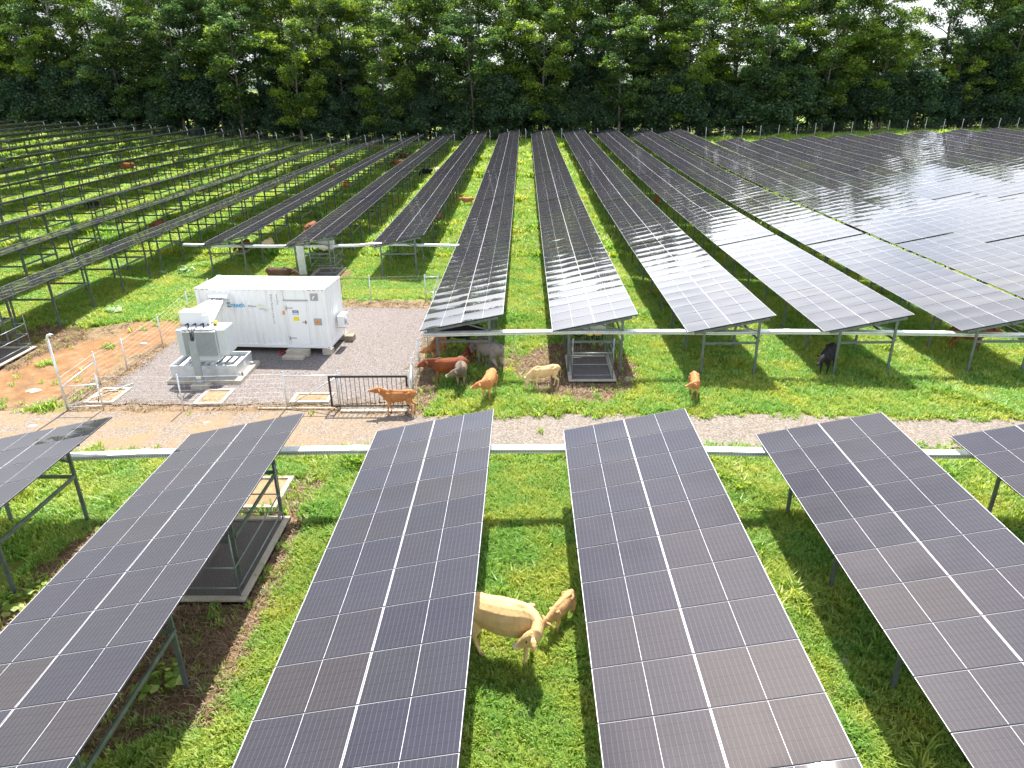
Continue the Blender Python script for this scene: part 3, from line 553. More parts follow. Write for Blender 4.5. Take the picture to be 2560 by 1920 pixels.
corr_wall(mb, CL - 0.30, z1 - z0, lambda x, y, z: (0.15 + x, 0.03 + y, z0 + z), (3.98, 5.7))
mb.box((4.13, 0.032, z0), (5.91, 0.06, z1), M_white)
corr_wall(mb, CL - 0.30, z1 - z0, lambda x, y, z: (CL - 0.15 - x, CD - 0.03 - y, z0 + z))
corr_wall(mb, CD - 0.30, z1 - z0, lambda x, y, z: (CL - 0.03 - y, 0.15 + x, z0 + z)); corr_wall(mb, CD - 0.30, z1 - z0, lambda x, y, z: (0.03 + y, CD - 0.15 - x, z0 + z))
mb.build('wall', c)
mb = MB()
for x in (0, CL - 0.15):
    for y in (0, CD - 0.15): mb.box((x, y, CZ + 0.12), (x + 0.15, y + 0.15, CZ + CH - 0.12), M_white)
for y in (0.01, CD - 0.11): mb.box((0.15, y, CZ), (CL - 0.15, y + 0.10, CZ + 0.16), M_white); mb.box((0.15, y, CZ + CH - 0.10), (CL - 0.15, y + 0.10, CZ + CH - 0.01), M_white)
for x in (0.01, CL - 0.11): mb.box((x, 0.15, CZ), (x + 0.10, CD - 0.15, CZ + 0.16), M_white); mb.box((x, 0.15, CZ + CH - 0.10), (x + 0.10, CD - 0.15, CZ + CH - 0.01), M_white)
bevel(mb.build('frame', c), 0.008)
mb = MB(); mb.box((0.11, 0.11, CZ + CH - 0.07), (CL - 0.11, CD - 0.11, CZ + CH - 0.025), M_white)
x = 0.3
while x < CL - 0.35: mb.box((x, 0.2, CZ + CH - 0.025), (x + 0.11, CD - 0.2, CZ + CH - 0.008), M_white); x += 0.24
bevel(mb.build('roof', c), 0.006)
mb = MB(); mb.box((0.11, 0.11, CZ + 0.03), (CL - 0.11, CD - 0.11, CZ + 0.15), M_plate); mb.build('floor', c)
for x in (-0.006, CL - 0.17):
    for y in (-0.006, CD - 0.17):
        for z in (CZ - 0.01, CZ + CH - 0.118):
            mb = MB(); mb.box((x, y, z), (x + 0.178, y + 0.178, z + 0.124), M_white); mb.tube([(x + 0.09, y - 0.002, z + 0.06), (x + 0.09, y + 0.01, z + 0.06)], 0.026, M_black, 10); mb.build('corner_casting', c)
mb = MB()                                                    # scuffed rust marks along the top rail
for x, w in ((0.30, 0.13), (0.52, 0.10), (5.28, 0.14), (5.5, 0.14), (5.75, 0.05)): mb.add([(x, 0.004, CZ + CH - 0.075), (x + w, 0.004, CZ + CH - 0.075), (x + w + 0.04, 0.004, CZ + CH - 0.05), (x + 0.04, 0.004, CZ + CH - 0.05)], [(0, 1, 2, 3)], M_rust)
for x in (2.3, 2.55, 2.9, 4.05): mb.add([(x, 0.003, CZ + CH - 0.10), (x + 0.05, 0.003, CZ + CH - 0.10), (x + 0.05, 0.003, CZ + CH - 0.085), (x, 0.003, CZ + CH - 0.085)], [(0, 1, 2, 3)], M_rust)
mb.build('rust_marks', c)
# front door
d = MB(); dx0, dx1, dz0, dz1 = 4.23, 5.14, CZ + 0.20, CZ + 2.20
d.box((dx0, 0.004, dz0), (dx1, 0.030, dz1), M_whitedoor); d = bevel(d.build('door', c), 0.008)
mb = MB(); mb.box((dx0 - 0.10, 0.010, dz0 - 0.02), (dx0 - 0.012, 0.031, dz1 + 0.04), M_whitedoor); mb.box((dx1 + 0.012, 0.010, dz0 - 0.02), (dx1 + 0.08, 0.031, dz1 + 0.04), M_whitedoor)
mb.box((dx0 - 0.14, -0.012, dz1 + 0.06), (dx1 + 0.10, 0.031, dz1 + 0.115), M_plate); mb.build('door_frame', c)
for z in (dz1 - 0.28, dz0 + 0.28):
    mb = MB(); mb.box((dx0 - 0.07, -0.004, z - 0.035), (dx0 + 0.26, 0.003, z + 0.035), M_plate); mb.box((dx0 - 0.02, -0.007, z - 0.010), (dx0 + 0.24, -0.0045, z + 0.010), M_whitedoor); mb.tube([(dx0 - 0.04, -0.012, z - 0.09), (dx0 - 0.04, -0.012, z + 0.09)], 0.022, M_plate, 8); mb.build('hinge', d)
mb = MB(); mb.box((dx1 - 0.13, -0.006, dz0 + 0.97), (dx1 - 0.08, 0.003, dz0 + 1.14), M_black); mb.tube([(dx1 - 0.105, -0.006, dz0 + 1.08), (dx1 - 0.105, -0.05, dz0 + 1.08), (dx1 - 0.24, -0.05, dz0 + 1.08)], 0.014, M_black, 8); mb.build('handle', d)
sg = MB(); sg.box((dx0 + 0.24, -0.001, dz0 + 1.42), (dx0 + 0.52, 0.003, dz0 + 1.62), M_blue); sg.box((dx0 + 0.26, -0.003, dz0 + 1.435), (dx0 + 0.50, -0.0012, dz0 + 1.50), M_lid)
for i in range(2): sg.box((dx0 + 0.29, -0.003, dz0 + 1.535 + i * 0.035), (dx0 + 0.47, -0.0012, dz0 + 1.552 + i * 0.035), M_lid)
sg.build('blue_notice', d)
sg = MB(); sg.box((dx0 + 0.25, -0.001, dz0 + 1.12), (dx0 + 0.51, 0.003, dz0 + 1.31), M_yel); sg.build('yellow_notice', d)
sg = MB(); sg.box((3.98, 0.018, dz1 - 0.60), (4.09, 0.026, dz1 - 0.42), M_ora); sg.box((4.0, 0.015, dz1 - 0.50), (4.07, 0.0175, dz1 - 0.45), M_plate); sg.box((4.0, 0.015, dz1 - 0.58), (4.07, 0.0175, dz1 - 0.55), M_plate); sg.build('warning_sticker', c)
sg = MB(); sg.box((5.38, 0.004, CZ + 2.28), (5.73, 0.030, CZ + 2.62), M_plate); sg.tube([(5.56, 0.004, CZ + 2.46), (5.56, -0.05, CZ + 2.46)], 0.06, M_lid, 12); sg.tube([(5.56, -0.03, CZ + 2.46), (5.50, -0.08, CZ + 2.36)], 0.035, M_lid, 10); sg.tube([(5.50, -0.08, CZ + 2.36), (5.49, -0.09, CZ + 2.345)], 0.028, M_black, 10); sg.build('floodlight_plate', c)
sg = MB(); sg.box((5.42, 0.004, CZ + 1.12), (5.78, 0.030, CZ + 1.44), M_plate); sg.box((5.53, -0.04, CZ + 1.22), (5.66, 0.0035, CZ + 1.36), M_ora); sg.tube([(5.595, -0.04, CZ + 1.29), (5.595, -0.06, CZ + 1.29)], 0.022, M_black, 12); sg.build('emergency_stop', c)
def text(s_, size, m, x, z, parent, vert=False, bold=0.0, y=-0.004, lean=0.0, sx=1.0):
    cu = bpy.data.curves.new('text', 'FONT'); cu.body = s_; cu.size = size; cu.extrude = 0.0006; cu.offset = bold; cu.shear = lean
    if vert: cu.space_line = 0.92
    o = bpy.data.objects.new('tmp', cu); COL.objects.link(o); dg = bpy.context.evaluated_depsgraph_get(); me = bpy.data.meshes.new_from_object(o.evaluated_get(dg)); bpy.data.objects.remove(o)
    me.materials.clear(); me.materials.append(m); q = put('lettering', me, parent, (x, y, z), (R(90), 0, 0)); q.scale = (sx, 1, 1); return q
TY = 0.020
text('Sun', 0.30, M_ink, 0.33, CZ + 1.93, c, bold=0.003, y=TY); text('Entech', 0.30, M_cyan, 1.42, CZ + 1.93, c, bold=0.005, y=TY)
mb = MB(); mb.box((1.415, TY - 0.004, CZ + 2.10), (1.58, TY - 0.0015, CZ + 2.145), M_navy); mb.box((1.415, TY - 0.004, CZ + 2.015), (1.56, TY - 0.0015, CZ + 2.05), M_gold); mb.box((1.415, TY - 0.004, CZ + 1.928), (1.58, TY - 0.0015, CZ + 1.968), M_navy); mb.build('logo_bars', c)
text('Mahana', 0.125, M_inkg, 2.40, CZ + 1.95, c, y=TY); text("O'Hina", 0.115, M_green, 2.90, CZ + 1.82, c, y=TY)
mb = MB()
for i in range(7):
    a = R(15 + i * 25); p = Vector((3.0, TY, CZ + 1.97)); q_ = p + Vector((math.cos(a) * 0.17, 0, math.sin(a) * 0.15)); n_ = Vector((-math.sin(a), 0, math.cos(a))) * 0.014; p1 = p + Vector((math.cos(a), 0, math.sin(a))) * 0.09
    mb.add([p1 - n_, q_, p1 + n_], [(0, 1, 2)], M_sun)
mb.tube([(3.0 + 0.08 * math.cos(R(t)), TY, CZ + 1.97 + 0.07 * math.sin(R(t))) for t in range(0, 181, 20)], 0.007, M_sun, 4)
mb.tube([(3.12 + 0.025 * i, TY, CZ + 1.79 - 0.025 * math.sin(i * 0.5)) for i in range(8)] + [(3.34, TY, CZ + 1.84)], 0.006, M_wred, 4); mb.build('sun_logo', c)
text('O\nX\nY\nU\n3\n0\n1\n3\n0\n1\n3', 0.14, M_ink, 3.50, CZ + 2.46, c, vert=True, y=TY, sx=.9); text('2\n5\nU\n3', 0.14, M_ink, 3.78, CZ + 2.46, c, vert=True, y=TY, sx=.9)
# cable hood on the wall, air conditioner, feet and steps
mb = MB(); hx0, hx1 = 0.72, 1.60; mb.add([(hx0, 0.03, CZ + 2.62), (hx1, 0.03, CZ + 2.62), (hx1, -0.24, CZ + 2.50), (hx0, -0.24, CZ + 2.50), (hx0, 0.03, CZ + 2.30), (hx1, 0.03, CZ + 2.30), (hx1, -0.24, CZ + 2.40), (hx0, -0.24, CZ + 2.40)], [(0, 3, 2, 1), (3, 7, 6, 2), (2, 6, 5, 1), (0, 4, 7, 3)], M_whitedoor); mb.build('cable_hood', c)
ac = empty('air_conditioner', (0, 0, 0)); ac.parent = c
ac.location = (CL + 0.05, 1.0, 0); acn = MB(); acn.box((0.06, 0, 1.0), (0.36, 0.75, 1.55), M_whitedoor); o = bevel(acn.build('case', ac), 0.02)
mb = MB(); mb.tube([(0.362, 0.28, 1.27), (0.368, 0.28, 1.27)], 0.20, M_plate, 24)
for i in range(9): mb.box((0.369, 0.09, 1.11 + i * 0.04), (0.373, 0.47, 1.118 + i * 0.04), M_lid)
mb.build('fan_grille', ac); mb = MB(); mb.bar((-0.04, 0.1, 0.97), (0.40, 0.1, 0.97), 0.04, 0.04, M_plate); mb.bar((-0.04, 0.65, 0.97), (0.40, 0.65, 0.97), 0.04, 0.04, M_plate); mb.build('bracket', ac); ac.name = 'air_conditioner'
Mc = c.matrix_basis.copy()
def cw(x, y): v = Matrix.Rotation(R(-4), 4, 'Z') @ Vector((x, y, 0)); return (v.x - 15.08, v.y + 30.87)
for (x, y), lb in (((5.90, 0.10), 'pale concrete block under the front right corner of the container'), ((5.9, 2.2), 'concrete block under the back right corner of the container'), ((0.15, 0.15), 'concrete block under the front left corner of the container'), ((0.15, 2.2), 'concrete block under the back left corner of the container'), ((6.35, 2.0), 'loose grey concrete block beside the air conditioner'), ((3.0, 1.2), 'concrete block in the shade under the middle of the container')):
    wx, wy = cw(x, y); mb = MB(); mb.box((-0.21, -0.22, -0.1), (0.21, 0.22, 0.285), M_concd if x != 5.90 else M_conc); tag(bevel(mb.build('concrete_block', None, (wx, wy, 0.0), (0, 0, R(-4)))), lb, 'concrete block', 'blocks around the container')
wx, wy = cw(4.58, -0.55); st = empty('doorstep', (wx, wy, 0), R(-4)); tag(st, 'two step concrete doorstep in front of the container door', 'steps')
mb = MB(); mb.box((-0.52, 0.14, -0.1), (0.52, 0.52, 0.30), M_conc); bevel(mb.build('upper_step', st)); mb = MB(); mb.box((-0.56, -0.28, -0.1), (0.42, 0.135, 0.16), M_conc); bevel(mb.build('lower_step', st))
mb = MB(); mb.tube([(-11.4 + 0.12 * math.cos(a), 30.6 + 0.25 * math.sin(a), 0.06 + 0.02 * math.sin(3 * a)) for a in np.linspace(0, 9, 30)], 0.025, M_red, 6); tag(mb.build('red_hose'), 'coiled red hose in the shade under the container', 'hose')

# ------------------------------------------------------------------ transformer
t = empty('transformer', (-14.63, 27.55, 0)); tag(t, 'light grey finned oil transformer standing in a steel bund tray', 'transformer')
mb = MB(); mb.prism([(0.45, 0), (1.65, 0), (1.65, 0.95), (0.45, 0.95)], 0.86, 2.18, M_grey); bevel(mb.build('tank', t), 0.01)
mb = MB(); mb.prism([(0.0, 0.06), (0.30, 0.02), (0.30, 1.0), (0, 1.0)], 1.06, 2.20, M_grey); bevel(mb.build('end_radiator', t), 0.012)
mb = MB(); mb.prism([(1.72, 0.02), (2.05, 0.05), (2.05, 1.02), (1.72, 1.02)], 1.06, 2.20, M_grey); bevel(mb.build('end_radiator', t), 0.012)
for side in (0, 1):
    mb = MB()
    for i in range(29):
        x = 0.33 + i * 0.0484; y0_, y1_ = (-0.06, 0.0) if side == 0 else (0.95, 1.08); mb.box((x, y0_ - (0.04 if side == 0 else 0), 1.08), (x + 0.017, y1_ + (0.03 if side == 0 else 0), 2.12), M_grey)
    mb.box((0.31, 0.001 if side == 0 else 0.951, 1.07), (1.71, 0.02 if side == 0 else 0.97, 2.13), M_grey); mb.box((0.30, -0.11 if side == 0 else 1.06, 2.13), (1.72, 0.02 if side == 0 else 1.10, 2.175), M_grey); mb.build('cooling_fins', t)
mb = MB(); mb.prism([(0.30, -0.02), (1.50, -0.02), (1.78, 0.22), (1.78, 0.86), (0.22, 0.86), (0.22, 0.2)], 2.205, 2.265, M_lid); mb.prism([(0.12, 0.08), (1.95, 0.08), (1.95, 0.95), (0.12, 0.95)], 2.182, 2.203, M_lid); bevel(mb.build('lid', t), 0.006)
mb = MB(); mb.box((0.02, 0.60, 2.27), (1.05, 1.12, 2.78), M_lid); mb.box((0.0, 0.58, 2.782), (1.07, 1.14, 2.80), M_lid); mb.box((0.98, 0.50, 2.27), (1.30, 1.0, 2.70), M_lid); bevel(mb.build('cable_box', t), 0.01)
for i, x in enumerate((0.52, 0.84, 1.16)):
    mb = MB(); mb.tube([(x, 0.2, 2.265), (x, 0.2, 2.32), (x, 0.2, 2.36), (x, 0.2, 2.46)], [0.05, 0.03, 0.045, 0.04], M_black, 10); mb.tube([(x, 0.2, 2.40), (x - 0.05, 0.1, 2.44), (x - 0.02, 0.02, 2.42)], 0.035, M_black, 8); mb.build('bushing', t)
mb = MB(); tx, ty = 1.10, -0.90
for i, x in enumerate((0.52, 0.84, 1.16)):
    mb.tube([(x - 0.02, 0.02, 2.42), (x - 0.05 + (tx - x) * 0.3, -0.25, 2.50), (tx + (i - 1) * 0.06 - 0.02, -0.75, 2.38), (tx + (i - 1) * 0.06, ty + 0.06, 2.15), (tx + (i - 1) * 0.06, ty + 0.06, 1.7)], 0.022, M_black, 8)
mb.build('cables', t)
mb = MB(); mb.tube([(1.42 + 0.20 * math.cos(a), 0.50 + 0.2 * math.sin(a), 2.30 + 0.03 * a / 6) for a in np.linspace(0.4, 6.6, 22)], 0.02, M_black, 6); mb.build('cable_coil', t)
mb = MB(); mb.box((1.50, 0.40, 2.27), (1.64, 0.52, 2.36), M_concl); mb.box((1.50, 0.40, 2.362), (1.64, 0.52, 2.46), M_yel); mb.build('gauge', t)
mb = MB(); mb.box((0.30, 0.05, 0.80), (1.45, 0.90, 0.857), M_grey)
for x in (0.28, 1.30): mb.box((x, -0.12, 0.70), (x + 0.13, 1.05, 0.797), M_grey)
mb.build('base_frame', t)
b_ = empty('bund_tray', (-15.02, 27.30, 0.20)); tag(b_, 'open galvanised steel bund tray under the transformer', 'bund tray'); bw_, bd = 2.82, 1.75
mb = MB(); mb.box((0, 0, 0), (bw_, bd, 0.02), M_tray)
for lo, hi in (((0, 0), (bw_, 0.015)), ((0, bd - 0.015), (bw_, bd)), ((0, 0.015), (0.015, bd - 0.015)), ((bw_ - 0.015, 0.015), (bw_, bd - 0.015))): mb.box((lo[0], lo[1], 0.02), (hi[0], hi[1], 0.50), M_tray)
for lo, hi in (((-0.01, -0.01), (bw_ + 0.01, 0.045)), ((-0.01, bd - 0.045), (bw_ + 0.01, bd + 0.01)), ((-0.01, 0.046), (0.045, bd - 0.046)), ((bw_ - 0.045, 0.046), (bw_ + 0.01, bd - 0.046))): mb.box((lo[0], lo[1], 0.502), (hi[0], hi[1], 0.515), M_tray)
mb.build('tray_box', b_)
mb = MB()
for i in range(8): mb.box((0.12 + i * 0.33, 0.06, 0.30), (0.32 + i * 0.33, bd - 0.06, 0.33), M_tray)
mb.build('grating', b_)
mb = MB(); mb.box((bw_ + 0.001, 0.75, 0.18), (bw_ + 0.006, 1.0, 0.38), M_lid); mb.build('name_plate', b_)
mb = MB(); mb.tube([(bw_, 0.22, 0.07), (bw_ + 0.20, 0.20, 0.07)], 0.045, M_lid, 10); mb.tube([(bw_ + 0.10, 0.21, 0.07), (bw_ + 0.16, 0.21, 0.07)], 0.065, M_black, 10); mb.tube([(bw_, 1.5, 0.07), (bw_ + 0.12, 1.5, 0.07)], 0.045, M_lid, 10); mb.build('drain_valve', b_)
mb = MB(); mb.prism([(-15.08, 26.92), (-11.95, 26.92), (-11.95, 29.25), (-15.08, 29.25)], -0.1, 0.195, M_conc); tag(bevel(mb.build('plinth'), 0.012), 'concrete plinth under the transformer and its steel tray', 'plinth')
mb = MB(); mb.box((-13.84, 26.38, -0.1), (-13.14, 26.90, 0.20), M_conc); tag(bevel(mb.build('post_footing'), 0.012), 'small concrete footing carrying the grey cable riser', 'footing')
r_ = empty('cable_riser', (-13.53, 26.66, 0.2)); tag(r_, 'upright grey cable riser channel in front of the transformer', 'cable riser')
mb = MB(); mb.box((-0.13, -0.06, 0), (0.13, -0.05, 1.86), M_riser); mb.box((-0.13, -0.05, 0), (-0.12, 0.09, 1.86), M_riser); mb.box((0.12, -0.05, 0), (0.13, 0.09, 1.86), M_riser); mb.build('channel', r_)
mb = MB(); mb.box((-0.11, -0.064, 0.22), (0.09, -0.0605, 0.34), M_lid); mb.box((-0.11, -0.066, 0.30), (0.09, -0.0645, 0.34), M_yel); mb.box((-0.10, -0.064, 0.04), (0.10, -0.0605, 0.20), M_plate); mb.build('label_plate', r_)
# sloping cable duct between container hood and transformer box
dk = empty('cable_duct', (-13.9, 28.7, 2.7)); tag(dk, 'white sloping cable duct from the container hood to the transformer', 'cable duct')
ht = [cw(.80, 0.0), cw(1.38, 0.0)]; a1, a2 = Vector((*ht[0], 2.62)), Vector((*ht[1], 2.62)); b1, b2 = Vector((-14.28, 28.68, 2.81)), Vector((-13.55, 28.30, 2.80)); a1.z = a2.z = 2.66
o3 = Vector(dk.location); mb = MB(); vs = [a1, a2, b2, b1]; vs2 = [v - Vector((0, 0, 0.10)) for v in vs]
mb.add([v - o3 for v in vs + vs2], [(0, 3, 2, 1), (4, 5, 6, 7), (0, 1, 5, 4), (1, 2, 6, 5), (2, 3, 7, 6), (3, 0, 4, 7)], M_lid); mb.build('duct', dk)
mb = MB(); c1, c2 = Vector((-13.56, 28.30, 2.79)), Vector((-13.30, 28.20, 2.30)); mb.add([v - o3 for v in [a2, c1, c2 + Vector((0, 0.1, 0)), a2 - Vector((0.1, 0.3, 0.5))]], [(0, 1, 2, 3), (3, 2, 1, 0)], M_lid)
mb.build('side_cover', dk); mb = MB()
for i in range(14):
    f = i / 13; p = a1.lerp(a2, f); q_ = p + Vector((0.02 * random.uniform(-1, 1), 0.02, 0.16)); mb.tube([q_ - o3, p + Vector((random.uniform(-.03, .03), -0.16, 0.05)) - o3, p + Vector((random.uniform(-.05, .05), -0.42, 0.02)) - o3], 0.017, M_ink, 5)
mb.build('cables', dk)

# ------------------------------------------------------------------ far perimeter fence
ff = empty('perimeter_fence', (0, 137, gh(0, 137))); tag(ff, 'long post and wire perimeter fence in front of the trees', 'fence'); fo2 = Vector(ff.location)
mb = MB(); mb.tube([(0, 0, -0.3), (0, 0, 1.75), (0, -0.04, 2.05), (-0.10, -0.20, 2.35)], 0.048, M_lid, 6); FPOST = mb.mesh('post')
fx = np.arange(-112, 112, 3.3); fx = fx[np.abs(fx) < 112]; fz = GH(fx, np.full(len(fx), 137.0))
vis = [i for i in range(len(fx)) if seen((fx[i], 137, fz[i] + 1.5))]
for i in vis[:98]: put('post', FPOST, ff, (fx[i] - fo2.x, 0, fz[i] - fo2.z))
mb = MB()
for zz in (0.15, 0.4, 0.65, 0.9, 1.15, 1.4, 1.65, 1.8, 1.98):
    for i in range(len(fx) - 1): mb.tube([(fx[i], 137, fz[i] + zz), (fx[i + 1], 137, fz[i + 1] + zz)], 0.008, M_steel, 3, False, False)
for i in range(len(fx) - 1):
    for k in range(6): f = k / 6; x = fx[i] + 3.3 * f; z = fz[i] + (fz[i + 1] - fz[i]) * f; mb.tube([(x, 137, z + 0.1), (x, 137, z + 1.7)], 0.006, M_steel, 3, False, False)
mb.build('wires', ff, tuple(-fo2))

# ------------------------------------------------------------------ cattle
def hide_mat(name):
    m = bpy.data.materials.new(name); m.use_nodes = True; nt = m.node_tree; b = nt.nodes['Principled BSDF']; at = N(nt, 'ShaderNodeAttribute'); at.attribute_name = 'coat'
    tc = N(nt, 'ShaderNodeTexCoord'); n = N(nt, 'ShaderNodeTexNoise'); n.inputs['Scale'].default_value = 7; n.inputs['Detail'].default_value = 6; nt.links.new(tc.outputs['Object'], n.inputs['Vector'])
    mr = N(nt, 'ShaderNodeMapRange'); mr.inputs[3].default_value = 0.72; mr.inputs[4].default_value = 1.28; nt.links.new(n.outputs['Fac'], mr.inputs[0])
    mx = N(nt, 'ShaderNodeVectorMath', operation='SCALE'); nt.links.new(at.outputs['Color'], mx.inputs[0]); nt.links.new(mr.outputs[0], mx.inputs['Scale']); nt.links.new(mx.outputs[0], b.inputs['Base Color'])
    b.inputs['Roughness'].default_value = 0.8; b.inputs['Specular IOR Level'].default_value = 0.2
    n2 = N(nt, 'ShaderNodeTexNoise'); n2.inputs['Scale'].default_value = 5.5; n2.inputs['Detail'].default_value = 7; n2.inputs['Roughness'].default_value = .62; mp = N(nt, 'ShaderNodeMapping'); mp.inputs['Scale'].default_value = (1.6, 1, .8); nt.links.new(tc.outputs['Object'], mp.inputs[0]); nt.links.new(mp.outputs[0], n2.inputs['Vector'])
    bp = N(nt, 'ShaderNodeBump'); bp.inputs['Strength'].default_value = 0.55; bp.inputs['Distance'].default_value = 0.05; nt.links.new(n2.outputs['Fac'], bp.inputs['Height']); nt.links.new(bp.outputs[0], b.inputs['Normal'])
    return m
M_hide = hide_mat('cattle_hide'); M_eye = mat('dark_eye', (0.01, 0.008, 0.006), 0.15); M_tag = mat('yellow_ear_tag', (0.9, 0.45, 0.02), 0.5)
def dirv(yaw, pitch): return Vector((math.cos(pitch) * math.cos(yaw), math.cos(pitch) * math.sin(yaw), math.sin(pitch)))
def loft(mb, st, n=16):
    """st: list of (centre, axis, ry, rz) -> closed elliptical tube"""
    vs = []; fs = []; k = len(st)
    for c, ax, ry, rz in st:
        ax = Vector(ax).normalized(); s = Vector((0, 0, 1)).cross(ax)
        s = s.normalized() if s.length > 0.15 else Vector((0, 1, 0)); u = ax.cross(s)
        for i in range(n):
            a = 2 * math.pi * i / n; vs.append(Vector(c) + s * math.cos(a) * ry + u * math.sin(a) * rz)
    for i in range(k - 1):
        for j in range(n): j2 = (j + 1) % n; fs.append((i * n + j, i * n + j2, (i + 1) * n + j2, (i + 1) * n + j))
    vs.append(Vector(st[0][0])); vs.append(Vector(st[-1][0]))
    for j in range(n): fs.append((len(vs) - 2, (j + 1) % n, j)); fs.append((len(vs) - 1, (k - 1) * n + j, (k - 1) * n + (j + 1) % n))
    mb.add(vs, fs, M_hide, True)
def cow(x, y, scale, heading, coat, label, neck=(0, 20), head=(0, -20), nlen=1.0, thin=1.0, dark=None, muzzle=None, belly=None, vox=0.02, step=(0, 0, 0, 0), group=None, eye=False, eartag=False, dewlap=1.0, legs=None, bend=0.0):
    mb = MB(); X = (1, 0, 0)
    B = lambda px: Vector((0, bend * max(0, px) ** 2, 0))
    tor = [(-.86, 1.03, .05, .07), (-.82, 1.03, .13, .16), (-.72, 1.02, .20, .235), (-.55, 1.0, .245, .265), (-.35, .955, .255, .285), (-.1, .915, .285, .32), (.12, .905, .28, .325), (.32, .93, .24, .315), (.48, .955, .195, .29), (.62, .965, .14, .225), (.70, .97, .07, .12)]
    loft(mb, [(Vector((a, 0, z)) + B(a), X, ry * thin, rz * (0.5 + 0.5 * thin)) for a, z, ry, rz in tor])
    loft(mb, [(Vector((-.80, 0, 1.17)), X, .05, .05), (Vector((-.62, 0, 1.21)), X, .10, .05), (Vector((-.5, 0, 1.21)), X, .15, .055), (Vector((-.2, 0, 1.19)), X, .08, .045), (Vector((.15, 0, 1.20)), X, .06, .05), (Vector((.36, 0, 1.235)) + B(.36), X, .065, .07), (Vector((.52, 0, 1.18)) + B(.5), X, .05, .05)], 10)
    for s in (-1, 1):                                              # hip points and shoulders
        mb.tube([(-.58, s * .14, 1.16), (-.52, s * .215, 1.13), (-.42, s * .20, 1.06)], [.05, .055, .06], M_hide, 8)
        loft(mb, [(Vector((.44, s * .15, 1.16)), (0.1, 0, -1), .045, .08), (Vector((.40, s * .175, .98)), (0, 0, -1), .07, .13), (Vector((.42, s * .165, .78)), (0, 0, -1), .065, .12), (Vector((.40, s * .14, .66)), (0, 0, -1), .045, .07)], 10)
    ny, np_ = R(neck[0]), R(neck[1]); hy, hp = R(head[0]), R(head[1])
    p0 = Vector((.46, 0, 1.03)) + B(.46); p1 = p0 + dirv(ny * 0.45, np_ * 0.7) * 0.25 * nlen; p2 = p1 + dirv(ny, np_) * 0.20 * nlen; hd = dirv(hy, hp)
    p3 = p2 + (dirv(ny, np_) * 0.5 + hd * 0.5) * 0.10
    ax0 = Vector(X); ax1 = (p2 - p0).normalized(); ax2 = dirv(ny, np_)
    loft(mb, [(p0 - Vector((.10, 0, .0)), ax0, .15, .25), (p0.lerp(p1, .5), (ax0 + ax1), .125, .215), (p1, ax1, .125, .20), (p1.lerp(p2, .5), ax1 + ax2, .115, .175), (p2, ax2, .11, .155), (p3, ax2 + hd, .09, .12)])
    dw = (p1 - Vector((0, 0, .17 * dewlap)))
    loft(mb, [(p0 - Vector((-.08, 0, .27)), (p1 - p0), .03, .06), (p0.lerp(p1, .6) - Vector((0, 0, .20 * dewlap)), (p1 - p0), .028, .08 * dewlap), (p2 - Vector((0, 0, .13)), (p1 - p0), .02, .04)], 8)
    side = Vector((0, 0, 1)).cross(hd); side = side.normalized() if side.length > .1 else Vector((0, 1, 0)); hup = hd.cross(side)
    q = p2 + hd * 0.02
    H = lambda t, u=0, s=0: q + hd * t + hup * u + side * s
    loft(mb, [(H(-.08, .03), hd, .07, .08), (H(.0, .01), hd, .112, .130), (H(.09, -.01), hd, .125, .148), (H(.17, -.02), hd, .112, .138), (H(.25, -.022), hd, .086, .105), (H(.34, -.025), hd, .068, .078), (H(.42, -.03), hd, .074, .072), (H(.465, -.032), hd, .068, .060), (H(.49, -.034), hd, .036, .034)], 14)
    ears = []
    for s in (-1, 1):
        a = H(-.01, .045, s * .10); b = H(-.05, .035, s * .21); e = H(-.04, -.04, s * .33)
        mb.tube([a, (a + b) / 2, b, b.lerp(e, .55), e], [.026, .044, .055, .044, .014], M_hide, 8); ears.append(b.lerp(e, .4))
        mb.tube([H(.10, .055, s * .075), H(.12, .05, s * .09)], [.035, .03], M_hide, 8)
        mb.tube([H(-.02, .10, s * .04), H(-.035, .125, s * .055)], [.03, .018], M_hide, 6)
    lg = legs or [(0, 0), (0, 0), (0, 0), (0, 0)]
    hoofs = []
    for i, (sx, s) in enumerate(((1, 1), (1, -1), (-1, 1), (-1, -1))):
        st = step[i]; ly = s * .135
        if sx > 0:
            f = Vector((.42 + st, s * .135, 0)); k = Vector((.43 + st * .55, ly, .37)); el = Vector((.40, s * .15, .68)); tp = Vector((.40, s * .13, .86))
            fl = f.lerp(k, .26) + Vector((-.012, 0, 0)); pts = [tp, el, el.lerp(k, .55), k + Vector((0, 0, .04)), k - Vector((0, 0, .05)), k.lerp(fl, .6), fl, f + Vector((.02, 0, .055)), f + Vector((.035, 0, 0))]; rr = [.09, .078, .056, .047, .042, .031, .036, .036, .046]
        else:
            f = Vector((-.66 + st, s * .145, 0)); hk = Vector((-.72 + st * .6, s * .145, .43)); sf = Vector((-.46, s * .17, .70)); tp = Vector((-.58, s * .13, .95))
            fl = f.lerp(hk, .24) + Vector((-.01, 0, 0)); pts = [tp, sf.lerp(tp, .45) + Vector((-.03, 0, 0)), sf + Vector((-.05, 0, -.02)), sf.lerp(hk, .6) + Vector((-.02, 0, 0)), hk + Vector((0, 0, .02)), hk.lerp(fl, .35), hk.lerp(fl, .75), fl, f + Vector((.02, 0, .055)), f + Vector((.035, 0, 0))]; rr = [.16, .155, .12, .065, .05, .037, .033, .037, .037, .046]
        mb.tube(pts, rr, M_hide, 10); hoofs.append(f)
